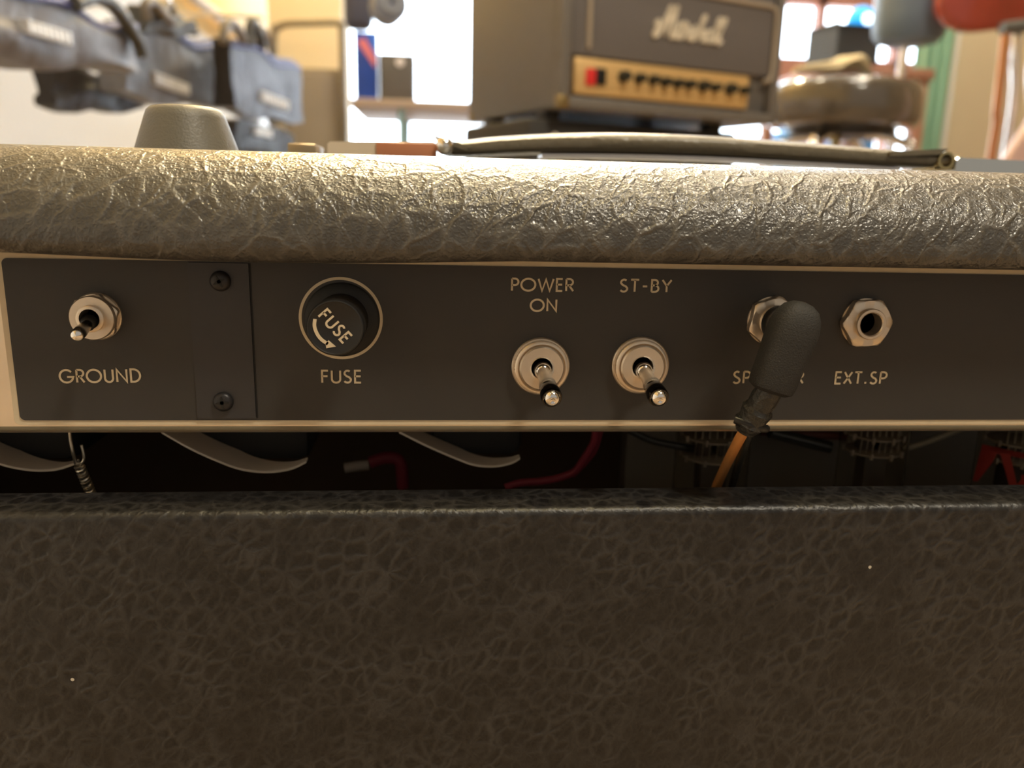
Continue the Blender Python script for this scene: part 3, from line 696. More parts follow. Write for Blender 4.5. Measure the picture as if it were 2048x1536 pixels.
MB().tube(wirepts([(1250,855,YP+0.045),(1300,880,YP+0.045),(1370,895,YP+0.045),(1420,905,YP+0.06)]),0.0013,10).build('black_wire',M_BW,amp)
MB().tube(wirepts([(1540,865,YP+0.05),(1600,880,YP+0.05),(1660,895,YP+0.05)]),0.0022,10).build('black_wire',M_BW,amp)
MB().tube(wirepts([(1520,862,YP+0.055),(1600,868,YP+0.055),(1690,872,YP+0.055)]),0.0016,10).build('red_wire',mat('dull_red_wire',(0.10,0.03,0.02),0.6),amp)
# grey shield boxes behind the valves
x0=on_y(1250,920,YP+0.09).x; x1=on_y(1352,920,YP+0.09).x
MB().box((x0,YP+0.09,0.25),(x1+0.22,YP+0.10,zcb-0.003),0.002).build('shield_plate',mat('shield_grey',(0.28,0.25,0.21),0.55,0.3),amp)

# ------------------------------------------------------------------ amplifier head on its stand (middle distance)
A=on_y(1120,214,1.10); RZ=math.radians(22); fx=Vector((math.cos(RZ),math.sin(RZ),0)); fy=Vector((-math.sin(RZ),math.cos(RZ),0))
def hitx(px,o,d):   # distance along d from o where image column px is met
    r_=ray(px,150); return (r_.x*o.y-r_.y*o.x)/(r_.y*d.x-r_.x*d.y)
HW=hitx(1562,A,fx); HD=hitx(936,A,fy); HH=0.215
head=thing('amplifier_head',A,'black amplifier head with gold control strip and white script logo','amplifier head',RZ)
HM=ROOTM[head.name]
def L2W(x,y,z): return HM@Vector((x,y,z))
def hloc(px,py,off=0): 
    p=on_plane(px,py,A-fy*off,fy); return HM.inverted()@p
def lbox(mb,lo,hi,bev=0,seg=2):
    t=MB().box(lo,hi,bev,seg); mb.add([HM@v for v in t.v],t.f,bev>0); return mb
M_HT=mat('head_vinyl',(0.17,0.155,0.14),0.5,var=0.1,vscale=80,bump=0.0004,bscale=500)
M_HG=mat('head_grille',(0.16,0.145,0.14),0.7,var=0.1,vscale=400)
M_PIP=mat('piping_pale',(0.42,0.35,0.27),0.5)
M_GOLD=mat('gold_faceplate',(0.74,0.49,0.21),0.36,0.3,var=0.06,vscale=40)
g0=hloc(1170,114); g1=hloc(1172,190); g2=hloc(1503,152); g3=hloc(1503,218)
gx0=0.022; gz1=(g0.z+g2.z)/2; gz0=(g1.z+g3.z)/2; gx1=g2.x
fr=0.016
cabm=MB(); lbox(cabm,(0,fr,0),(HW,HD,HH),0.006)
# front frame rails
lbox(cabm,(0,0,0),(gx0-0.006,fr+0.002,HH),0.004); lbox(cabm,(HW-0.016,0,0),(HW,fr+0.002,HH),0.004)
lbox(cabm,(0,0,0),(HW,fr+0.002,gz0-0.003),0.003); lbox(cabm,(0,0,HH-0.02),(HW,fr+0.002,HH),0.004)
cabm.build('cabinet',M_HT,head)
lbox(MB(),(gx0-0.004,0.006,gz1+0.003),(HW-0.018,fr+0.002,HH-0.02),0.002).build('grille',M_HG,head)
# piping frame with rounded lower corners
pr=hloc(1556,60).x; pl=hloc(1182,60).x; pb=hloc(1525,163).z; ptz=hloc(1556,14).z
pt_=[(pl,0.003,gz1+0.006),(pl,0.003,ptz)]
path=[L2W(pl,0.004,gz1+0.012),L2W(pl,0.004,ptz-0.012),L2W(pl+0.004,0.004,ptz-0.003),L2W(pl+0.013,0.004,ptz),L2W(pr-0.013,0.004,ptz),L2W(pr-0.004,0.004,ptz-0.003),L2W(pr,0.004,ptz-0.012),L2W(pr,0.004,pb+0.016),L2W(pr-0.004,0.004,pb+0.004),L2W(pr-0.016,0.004,pb)]
MB().tube(path,0.0033,10).build('piping',M_PIP,head,label='pale piping around the grille')
gp=lbox(MB(),(gx0,0.003,gz0),(gx1,fr,gz1),0.003).build('control_strip',M_GOLD,head,label='gold control strip')
for px,py,sz in ((1248,156,1.15),(1279,160,1),(1307,163,1),(1331,167,1),(1356,170,1),(1379,172,1),(1407,175,1.15),(1431,178,.9),(1461,181,1.2),(1488,184,.9)):
    q=hloc(px,py-3); c=L2W(q.x,0.003,q.z); ky=-fy
    k=MB().lathe([(0.0072*sz,0),(0.0072*sz,0.003),(0.0060*sz,0.005),(0.0056*sz,0.013),(0.0048*sz,0.0145),(0,0.0145)],c,ky,28).build('control_knob',mat('knob_black',(0.03,0.03,0.022),0.4),gp)
for (xa_,xb_,m_) in ((1174,1190,mat('red_rocker',(0.62,0.03,0.03),0.3,emit=(0.8,0.03,0.02,0.12))),(1192,1211,M_BLACKPL)):
    q=hloc(xa_,136); q2=hloc(xb_,171)
    lbox(MB(),(q.x,-0.002,q2.z),(q2.x,0.006,q.z),0.0012).build('rocker_switch',m_,gp,label='red rocker switch' if xa_==1174 else 'black rocker switch')
# white raised script logo
def script_logo():
    K=[ [(-.38,.30),(-.30,.42),(-.20,.40),(-.22,.22),(-.36,.08),(-.30,-.04),(-.12,.02),(.02,.25),(.20,.62),(.38,1.0)],
        [(.38,1.0),(.34,.5),(.30,.02)],[(.30,.02),(.50,.5),(.76,1.02)],[(.76,1.02),(.72,.5),(.70,.04),(.82,.0),(.92,.14)],
        [(1.30,.42),(1.12,.44),(1.0,.26),(1.02,.04),(1.16,.02),(1.30,.24),(1.34,.42),(1.30,.12),(1.36,.0),(1.48,.12)],
        [(1.48,.12),(1.58,.50),(1.66,.40),(1.80,.42),(1.76,.12),(1.84,.0),(1.94,.10)],
        [(1.94,.10),(2.10,.52),(2.16,.30),(2.22,.10),(2.10,-.02),(1.98,.04)],
        [(2.20,.05),(2.40,.4),(2.60,.98),(2.50,.98),(2.42,.4),(2.38,0)],[(2.38,.02),(2.48,.34),(2.62,.42),(2.66,.2),(2.70,0),(2.80,.12)],
        [(3.12,.42),(2.96,.44),(2.84,.26),(2.86,.04),(3.0,.02),(3.12,.24),(3.18,.42),(3.14,.12),(3.20,.0),(3.30,.12)],
        [(3.30,.12),(3.48,.5),(3.62,.98),(3.52,.98),(3.46,.4),(3.46,.04),(3.56,.02),(3.64,.12)],
        [(3.64,.12),(3.82,.5),(3.96,.98),(3.86,.98),(3.80,.4),(3.80,.04),(3.90,-.02),(4.02,.10)]]
    return K
la=hloc(1322,72); lb=hloc(1437,85); lh=hloc(1345,12)
s=(lb.x-la.x)/3.75; hh=(hloc(1345,14).z-hloc(1340,74).z)
mb=MB()
for st in script_logo():
    P=[];
    sm=smoothpath([Vector((a_,b_,0)) for a_,b_ in st],4)
    strokes_mesh(mb,[[(p_.x,p_.y) for p_ in sm]],lambda a_,b_:L2W(la.x+(a_+0.25*b_)*s,0.005,la.z+0.002+b_*hh*(0.80 if a_>1.6 else 1.02)),0.165,fy*-0.004)
mb.build('script_logo',mat('logo_white',(0.80,0.72,0.58),0.4),head,label='white script logo')
# brass corner caps on the lower left corner
for (x_,y_) in ((0.0,0.0),(0.0,HD-0.02)):
    lbox(MB(),(x_-0.0015,y_-0.0015,-0.001),(x_+0.014,y_+0.014,0.016),0.003).build('corner_cap',mat('brass_cap',(0.30,0.22,0.10),0.35,0.8),head)
# what it stands on: black speaker cabinet with studs
zt2=A.z
cab=thing('speaker_cabinet',(L2W(0.06,0.1,0).x,L2W(0.06,0.1,0).y,0),'black speaker cabinet with shiny rivets under the amplifier head','speaker cabinet',RZ)
cx0=hitx(1040,A+fy*0.02,fx) if False else -0.05
def cbox(mb,lo,hi,bev=0): 
    t=MB().box(lo,hi,bev); mb.add([HM@v for v in t.v],t.f,bev>0); return mb
xl_=(HM.inverted()@on_plane(1040,245,A+fy*0.03,fy)).x; xr_=(HM.inverted()@on_plane(1478,265,A+fy*0.03,fy)).x
xl_=max(xl_,-0.03)
cbox(MB(),(xl_,0.03,-A.z+0.0),(xr_,HD-0.05,-0.012),0.008).build('cabinet',mat('cab_black',(0.028,0.026,0.024),0.6,bump=0.0004,bscale=400),cab)
cbox(MB(),(xl_+0.02,0.024,-A.z+0.03),(xr_-0.02,0.031,-0.09),0.002).build('grille',mat('cab_grille',(0.05,0.045,0.04),0.8,bump=0.001,bscale=900),cab)
for xx in (xl_+0.04,xr_-0.04):
    for yy in (0.05,HD-0.08): cbox(MB(),(xx-0.012,yy-0.012,-0.0125),(xx+0.012,yy+0.012,-0.0002),0.001).build('rubber_pad',M_BLACKPL,cab)
for px,py in ((1112,262),(1243,230),(1237,252),(1306,233),(1270,252),(1290,232)):
    q=HM.inverted()@on_plane(px,py,A+fy*0.028,fy); q.z=min(q.z,-0.034)
    MB().lathe([(0.0045,0),(0.004,0.002),(0.002,0.0035),(0,0.004)],L2W(q.x,0.031,q.z),-fy,16).build('rivet',M_GLINT,cab)

# ------------------------------------------------------------------ round stool with cloth
SY=2.0
sc=on_y(1688,200,SY); sl=on_y(1545,200,SY).x; sr=on_y(1829,200,SY).x; sR=(sr-sl)/2; scx=(sr+sl)/2
zs1=on_y(1690,152,SY-sR*0.5).z; zs0=on_y(1690,243,SY-sR).z
stool=thing('bar_stool',(scx,SY,0),'round dark padded bar stool with chrome foot ring','stool')
h=zs1-zs0
M_SEAT=mat('seat_vinyl',(0.105,0.088,0.068),0.2,0,0.5,coat=1.0,var=0.05,vscale=10)
MB().lathe([(sR*0.80,0),(sR*0.94,0.004),(sR*0.99,h*0.15),(sR,h*0.4),(sR*0.995,h*0.70),(sR*0.97,h*0.84),(sR*0.90,h*0.93),(sR*0.7,h*1.0),(sR*0.4,h*1.05),(0,h*1.07)],(scx,SY,zs0),(0,0,1),64).build('seat',M_SEAT,stool)
MB().lathe([(sR*0.62,-0.02),(sR*0.70,-0.004),(sR*0.70,0.001)],(scx,SY,zs0),(0,0,1),40).build('seat_base',M_BLACKPL,stool)
for k in range(4):
    a=pi/4+k*pi/2; d=Vector((math.cos(a),math.sin(a),0))
    MB().tube(smoothpath([Vector((scx,SY,zs0-0.015))+d*sR*0.35,Vector((scx,SY,zs0-0.035))+d*sR*0.8,Vector((scx,SY,zs0-0.10))+d*sR*0.98,Vector((scx,SY,0.0))+d*sR*1.15],6),0.011,12).build('leg',M_CHROME,stool)
MB().tube([Vector((scx+math.cos(2*pi*k/40)*sR*1.02,SY+math.sin(2*pi*k/40)*sR*1.02,0.28)) for k in range(41)],0.008,10).build('foot_ring',M_CHROME,stool)
MB().tube([Vector((scx-0.01,SY,zs0-0.15)),Vector((scx-0.01,SY,zs0-0.01))],0.014,14).build('height_screw',mat('brass_screw',(0.5,0.4,0.2),0.3,0.8),stool)
# cream cloth lying on the seat
yc_=SY-0.02
cl=thing('folded_cloth',(on_y(1660,150,yc_).x,yc_,zs1),'cream folded cloth lying on the round stool seat','cloth')
def cp(px,py,dy=0): 
    p_=on_y(px,py,yc_+dy); return p_
zs1=zs1+h*0.055; zz=zs1+0.008
pts=[Vector((cp(1588,140).x,yc_,zz+0.004)),Vector((cp(1625,138).x,yc_-0.01,zz+0.009)),Vector((cp(1665,136).x,yc_,zz+0.016)),Vector((cp(1688,130).x,yc_+0.01,zz+0.026)),Vector((cp(1708,128).x,yc_,zz+0.030)),Vector((cp(1724,135).x,yc_-0.01,zz+0.018)),Vector((cp(1733,142).x,yc_-0.01,zz+0.006))]
pts=smoothpath(pts,6); N_=len(pts); vs=[];fs=[];K=20; random.seed(4)
for i,p_ in enumerate(pts):
    u=i/(N_-1); rr=0.008+0.013*max(0,math.sin(pi*min(1,u*1.02)))**1.2*(0.55+0.6*u)
    for k in range(K):
        a=2*pi*k/K; wv=1+0.13*math.sin(3*a+u*9)+0.07*math.sin(5*a-u*14)
        z_=p_.z+math.sin(a)*rr*wv*0.85; vs.append(Vector((p_.x+0.004*math.sin(a*2+u*6),p_.y+math.cos(a)*rr*wv*2.2,max(z_,zs1+0.0005))))
for i in range(N_-1):
    for k in range(K): fs.append([i*K+k,i*K+(k+1)%K,(i+1)*K+(k+1)%K,(i+1)*K+k])
fs.append(list(range(K))); fs.append([(N_-1)*K+k for k in range(K)])
MB().add(vs,fs,True).build('cloth_fold',mat('cream_cloth',(0.62,0.52,0.33),0.85,bump=0.002,bscale=60),cl)

# ------------------------------------------------------------------ things on the right
# long table carrying a small black amp with a blue lamp
TY=2.95
tz=on_y(1690,152,TY).z
tb=thing('display_table',(on_y(1680,150,TY).x,TY,0),'low wooden display table behind the bar stool','table')
x0=on_y(1585,150,TY).x; x1=on_y(1800,150,TY).x
M_TW=mat('table_redwood',(0.42,0.22,0.15),0.5,var=0.15,vscale=8)
MB().box((x0,TY-0.22,tz-0.035),(x1,TY+0.3,tz),0.004).build('table_top',M_TW,tb)
for xx in (x0+0.03,x1-0.03):
    for yy in (TY-0.19,TY+0.27): MB().box((xx-0.02,yy-0.02,0),(xx+0.02,yy+0.02,tz-0.034),0.003).build('leg',M_TW,tb)
p0=on_y(1692,150,TY-0.15); 
sa=thing('practice_amplifier',(p0.x,TY-0.15,tz),'small black practice amplifier under a glowing blue lamp','amplifier',math.radians(10))
SM=ROOTM[sa.name]; fxx=Vector((math.cos(math.radians(10)),math.sin(math.radians(10)),0)); fyy=Vector((-fxx.y,fxx.x,0))
def hx(px,o,d): r_=ray(px,110); return (r_.x*o.y-r_.y*o.x)/(r_.y*d.x-r_.x*d.y)
sw=-hx(1615,p0,fxx); sdp=hx(1754,p0,fyy); sh=on_y(1692,70,TY-0.15).z-tz
def sbox(mb,lo,hi,bev=0):
    t=MB().box(lo,hi,bev); mb.add([SM@v for v in t.v],t.f,bev>0); return mb
sbox(MB(),(-sw,0,0),(0,sdp,sh),0.006).build('cabinet',mat('practice_black',(0.045,0.05,0.055),0.6),sa)
sbox(MB(),(-sw+0.01,-0.003,0.01),(-0.01,0.002,sh-0.01),0.002).build('grille',mat('practice_grille',(0.42,0.38,0.44),0.7),sa)
sbox(MB(),(-sw*0.5-0.016,-0.006,sh*0.50),(-sw*0.5+0.016,-0.002,sh*0.82),0.003).build('badge',mat('badge_white',(0.7,0.68,0.74),0.4),sa)
bl=on_y(1722,42,TY-0.10)
lamp=thing('blue_lamp',(bl.x,TY-0.10,tz+sh),'glowing blue round lamp on the small black amplifier','lamp')
MB().lathe([(0.022,0),(0.022,0.004),(0.01,0.007),(0.008,max(bl.z-tz-sh-0.03,0.012))],(bl.x,TY-0.10,tz+sh),(0,0,1),24).build('lamp_base',M_BLACKPL,lamp)
MB().lathe([(0,-0.048)]+[(0.048*math.sin(math.radians(a)),-0.048*math.cos(math.radians(a))) for a in range(15,180,15)]+[(0,0.048)],(bl.x,TY-0.10,bl.z),(0,0,1),28).build('lamp_globe',mat('blue_glow',(0.03,0.35,0.9),0.3,emit=(0.01,0.33,0.9,1.0)),lamp)
MB().lathe([(0.018,0),(0.014,0.006),(0,0.009)],(bl.x,TY-0.10-0.046,bl.z-0.002),(0,-1,0),20).build('lamp_bulb',mat('bulb_white',(0.8,0.95,1),0.3,emit=(0.75,0.95,1.0,3)),lamp)
# hanging grey blue round seat on a pole
DY=2.35
dc=on_y(1822,20,DY); dr=(on_y(1890,40,DY).x-on_y(1756,40,DY).x)/2
z0=on_y(1822,77,DY-dr).z
th_=thing('drum_throne',(dc.x,DY,0),'tall grey blue round stool seat on a thin chrome pole','stool')
MB().lathe([(dr*0.55,0),(dr*0.82,0.008),(dr*0.96,0.028),(dr,0.06),(dr,0.17),(dr*0.93,0.19),(0,0.2)],(dc.x,DY,z0),(0,0,1),56).build('seat',mat('blue_grey_vinyl',(0.13,0.18,0.25),0.42,var=0.05,vscale=9),th_)
MB().tube([Vector((dc.x-0.02,DY,0.16)),Vector((dc.x-0.004,DY,z0+0.005))],0.0125,16).build('pole',mat('pale_chrome',(0.8,0.8,0.86),0.25,0.9),th_)
for k in range(3):
    a=2*pi*k/3+0.5; MB().tube([Vector((dc.x-0.02,DY,0.22)),Vector((dc.x-0.02+0.22*math.cos(a),DY+0.22*math.sin(a),0.012))],0.011,10).build('leg',M_CHROME,th_)
# green curtain
GY=2.93
gx0_=on_y(1822,180,GY).x; gx1_=on_y(1895,180,GY).x
vs=[];fs=[];N_=60
for i in range(N_+1):
    u=i/N_; x_=gx0_+(gx1_-gx0_)*u; yy=GY+0.018*math.sin(u*pi*7)
    vs+=[Vector((x_,yy,0.02)),Vector((x_,yy,on_y(1850,-60,GY).z)),Vector((x_,yy+0.003,on_y(1850,-60,GY).z)),Vector((x_,yy+0.003,0.02))]
for i in range(N_):
    for j in range(4): fs.append([i*4+j,(i+1)*4+j,(i+1)*4+(j+1)%4,i*4+(j+1)%4])
fs+=[[0,1,2,3],[N_*4+k for k in range(4)]]
cu=MB().add(vs,fs,True).build('green_curtain',mat('green_fabric',(0.30,0.52,0.38),0.6,var=0.1,vscale=6))
tag(cu,'green hanging curtain beside the beige wall','curtain')
MB().tube([Vector((gx1_-0.005,GY-0.03,0.02)),Vector((gx1_-0.005,GY-0.03,1.9))],0.006,10).build('edge_rod',M_WFR,cu)
# guitars
def guitar(name,px,py,Y,sc_,col,lab,rot,mname,neck=True,grp=None):
    c=on_y(px,py,Y); g=thing(name,c,lab,'guitar',0,grp)
    ol=[(0,-.22),(.10,-.215),(.165,-.17),(.18,-.10),(.15,-.03),(.12,.03),(.135,.09),(.15,.14),(.12,.17),(.08,.13),(.04,.12),(-.04,.12),(-.08,.15),(-.13,.19),(-.155,.15),(-.14,.08),(-.12,.02),(-.15,-.05),(-.18,-.12),(-.16,-.18),(-.09,-.215)]
    sm=smoothpath([Vector((a_,b_,0)) for a_,b_ in ol]+[Vector((0,-.22,0))],4)[:-1]
    cr,sr_=math.cos(rot),math.sin(rot)
    f=lambda a_,b_,d_: c+Vector(((a_*cr-b_*sr_)*sc_,d_*sc_,(a_*sr_+b_*cr)*sc_))
    n_=len(sm); vs=[];fs=[]
    rings=[(0.90,-0.022),(0.97,-0.019),(1.0,-0.012),(1.0,0.012),(0.97,0.019),(0.90,0.022)]
    for k_,d_ in rings: vs+=[f(p_.x*k_,p_.y*k_,d_) for p_ in sm]
    for j in range(len(rings)-1):
        for i in range(n_): fs.append([j*n_+i,j*n_+(i+1)%n_,(j+1)*n_+(i+1)%n_,(j+1)*n_+i])
    fs.append(list(range(n_))); fs.append([(len(rings)-1)*n_+i for i in range(n_)])
    MB().add(vs,fs,True).build('body',mat(mname,col,0.15,coat=0.6,var=0.1,vscale=7),g)
    P=[(-.028,.10),(.028,.10),(.021,.60),(-.021,.60)]
    MB().prism([f(a_,b_,-0.028) for a_,b_ in P],(0,1,0),0.02*sc_).build('neck',mat('maple_neck',(0.55,0.33,0.16),0.35),g)
    P=[(-.021,.60),(.021,.60),(.045,.66),(.035,.78),(-.02,.80),(-.045,.68)]
    MB().prism([f(a_,b_,-0.026) for a_,b_ in P],(0,1,0),0.015*sc_).build('headstock',mat('headstock_wood',(0.45,0.26,0.12),0.35),g)
    P=[(-.06,-.10),(.09,-.12),(.10,-.02),(.03,.11),(-.05,.12)]
    MB().prism([f(a_,b_,-0.0235) for a_,b_ in P],(0,1,0),0.002*sc_).build('pickguard',mat('pickguard_cream',(0.6,0.5,0.42),0.4),g)
    for yy in (-.06,0.0,.06): MB().prism([f(-.035,yy-.01,-.030),f(.035,yy-.01,-.030),f(.035,yy+.01,-.030),f(-.035,yy+.01,-.030)],(0,1,0),0.006*sc_).build('pickup',M_BLACKPL,g)
    return g
guitar('electric_guitar',1990,-100,2.2,0.90,(0.36,0.06,0.035),'red electric guitar hanging high on the right wall',0.15,'red_lacquer',grp=None)
guitar('electric_guitar',2140,250,1.75,0.80,(0.70,0.48,0.43),'pinkish electric guitar standing low at the right edge',-0.05,'pink_lacquer')
# guitar stand: metal uprights with copper coloured arm
gsx=on_y(2012,180,2.0)
gs=thing('guitar_stand',(gsx.x,2.0,0),'grey metal guitar stand with copper coloured tube','guitar stand')
M_CU=mat('copper_tube',(0.55,0.26,0.12),0.28,0.7)
MB().tube(smoothpath([on_y(2020,50,2.0),on_y(2012,70,2.0),on_y(2006,120,2.0),on_y(1994,220,2.0),on_y(1985,300,2.0),Vector((on_y(1985,300,2.0).x-0.02,2.0,0.01))],5),0.011,12).build('upright',M_CU,gs)
MB().tube(smoothpath([on_y(2036,60,2.03),on_y(2030,120,2.03),on_y(2020,260,2.03),Vector((on_y(2020,300,2.0).x,2.03,0.01))],5),0.011,12).build('upright',M_CHROME,gs)
MB().tube([on_y(2004,58,2.0),on_y(2050,52,2.0)],0.016,12).build('yoke',mat('yoke_rubber',(0.10,0.10,0.09),0.5),gs)
MB().tube([Vector((gsx.x-0.2,1.97,0.012)),Vector((gsx.x+0.2,2.03,0.012))],0.012,12).build('stand_base',M_BLACKPL,gs)

# ------------------------------------------------------------------ table by the window with boxes
WY=3.3
wz=on_y(900,203,WY-0.25).z
wt_=thing('window_table',(on_y(930,205,WY).x,WY,0),'long pale table in front of the bright window','table')
x0=on_y(700,205,WY-0.25).x; x1=on_y(1250,205,WY-0.25).x
M_TP=mat('pale_table',(0.45,0.36,0.30),0.5)
MB().box((x0,WY-0.25,wz-0.028),(x1,WY+0.35,wz),0.003).build('table_top',M_TP,wt_)
for xx in (x0+0.18,x1-0.05):
    for yy in (WY-0.22,WY+0.30): MB().box((xx-0.012,yy-0.012,0),(xx+0.012,yy+0.012,wz-0.027),0.002).build('leg',mat('teal_leg',(0.25,0.42,0.45),0.4),wt_)
def stand_box(name,px0,px1,ptop,Y,depth,m,lab,cat,zb_=None,bev=0.004,grille=None,badge=None,rz=0):
    zb_=wz if zb_ is None else zb_
    a_=on_y(px0,ptop,Y); b_=on_y(px1,ptop,Y)
    t=thing(name,((a_.x+b_.x)/2,Y+depth/2,zb_),lab,cat)
    MB().box((a_.x,Y,zb_),(b_.x,Y+depth,a_.z),bev).build('body',m,t)
    if grille: MB().box((a_.x+0.01,Y-0.003,zb_+0.012),(b_.x-0.01,Y+0.001,a_.z-0.012),0.001).build('grille',grille,t)
    if badge:
        c_=on_y(badge[0],badge[1],Y-0.004); MB().lathe([(0.016,0),(0.015,0.002),(0,0.003)],c_,(0,-1,0),20).build('badge',MATS.get('badge_white'),t)
    return t
stand_box('cube_speaker',757,829,106,3.18,0.14,mat('speaker_dark',(0.085,0.078,0.078),0.6),'small black cube speaker with white badge on the window table','speaker',grille=mat('speaker_grille',(0.10,0.095,0.095),0.7),badge=(800,124))
bx=stand_box('blue_package',708,754,62,3.2,0.06,mat('blue_card',(0.02,0.07,0.42),0.35,var=0.5,vscale=9),'tall blue package with pink streak on the window table','box')
pa=on_y(722,84,3.199); pb_=on_y(752,130,3.199)
MB().prism([on_y(714,82,3.199),on_y(730,76,3.199),on_y(753,120,3.199),on_y(750,136,3.199)],(0,-1,0),0.0015).build('pink_streak',mat('pink_print',(0.75,0.22,0.25),0.4),bx)
MB().prism([on_y(736,64,3.199),on_y(752,64,3.199),on_y(753,110,3.199),on_y(744,96,3.199)],(0,-1,0),0.0014).build('blue_print',mat('bright_blue_print',(0.05,0.18,0.85),0.4),bx)
# round case and dark pouch hanging over the table
HYY=2.7
c_=on_y(777,12,HYY)
rc=thing('round_case',(c_.x,HYY,c_.z),'grey blue round padded case hanging before the window','case')
R_=(on_y(811,20,HYY).x-on_y(741,20,HYY).x)/2; M_RC=mat('case_grey_blue',(0.22,0.25,0.33),0.5)
MB().lathe([(R_*0.9,-0.05),(R_,-0.04),(R_,0.03),(R_*0.93,0.045),(R_*0.45,0.05),(0,0.05)],c_,(0.25,-1,0),40).build('shell',M_RC,rc)
MB().ring([(R_*0.5,0.05),(R_*0.5,0.058),(R_*0.36,0.058),(R_*0.36,0.05)],c_,(0.25,-1,0),32).build('ring_trim',mat('trim_light',(0.38,0.42,0.5),0.5),rc)
MB().tube([c_+Z*R_*0.95,c_+Z*0.9,Vector((c_.x,HYY,ZC-0.001))],0.006,8).build('hanging_strap',M_BLACKPL,rc)
c_=on_y(716,10,HYY+0.05)
dp=thing('dark_pouch',(c_.x,HYY+0.17,c_.z),'dark blue soft pouch hanging beside the round case','bag')
aa=on_y(686,-60,HYY+0.16); bb=on_y(746,61,HYY+0.16)
MB().box((aa.x,HYY+0.13,bb.z),(bb.x,HYY+0.21,aa.z),0.03,4).build('pouch',mat('pouch_navy',(0.075,0.08,0.12),0.6),dp)
MB().tube([Vector(((aa.x+bb.x)/2,HYY+0.17,aa.z-0.01)),Vector(((aa.x+bb.x)/2,HYY+0.17,ZC-0.001))],0.006,8).build('hanging_strap',M_BLACKPL,dp)

# ------------------------------------------------------------------ pillar and rack left of the window
PY=3.6
x0=on_y(540,150,PY).x; x1=on_y(686,150,PY).x
struct('trim_1',MB().box((x0,PY,0),(x1,PY+0.3,ZC),0.004),mat('pillar_beige',(0.72,0.62,0.44),0.8,var=0.04,vscale=2))
cz=on_y(640,137,PY-0.16).z
cbn=thing('grey_cabinet',((on_y(600,140,PY).x+on_y(684,140,PY).x)/2,PY-0.1,0),'grey brown metal cabinet standing against the beige pillar','cabinet')
MB().box((on_y(570,200,PY-0.16).x,PY-0.16,0),(on_y(684,200,PY-0.16).x,PY-0.005,cz),0.004).build('body',mat('cabinet_taupe',(0.24,0.20,0.155),0.5),cbn)
MB().box((on_y(575,200,PY-0.17).x,PY-0.168,0.05),(on_y(679,200,PY-0.17).x,PY-0.159,cz-0.02),0.003).build('door',mat('cabinet_door',(0.26,0.22,0.17),0.5),cbn)
RY=PY-0.2
rk=thing('tube_rack',(on_y(610,140,RY).x,RY,0),'tall bent metal tube rack in front of the pillar','rack')
ra=on_y(545,280,RY); rb_=on_y(548,75,RY); rc_=on_y(572,48,RY); rd=on_y(672,45,RY); re=on_y(684,58,RY)
MB().tube(smoothpath([Vector((ra.x,RY,0.01)),Vector((ra.x,RY,0.6)),rb_,on_y(555,57,RY),rc_,on_y(620,46,RY),rd,on_y(682,50,RY),Vector((re.x,RY,re.z-0.02)),Vector((re.x,RY,0.6)),Vector((re.x,RY,0.01))],6),0.014,12).build('frame',mat('rack_grey',(0.22,0.19,0.14),0.4,0.3),rk)

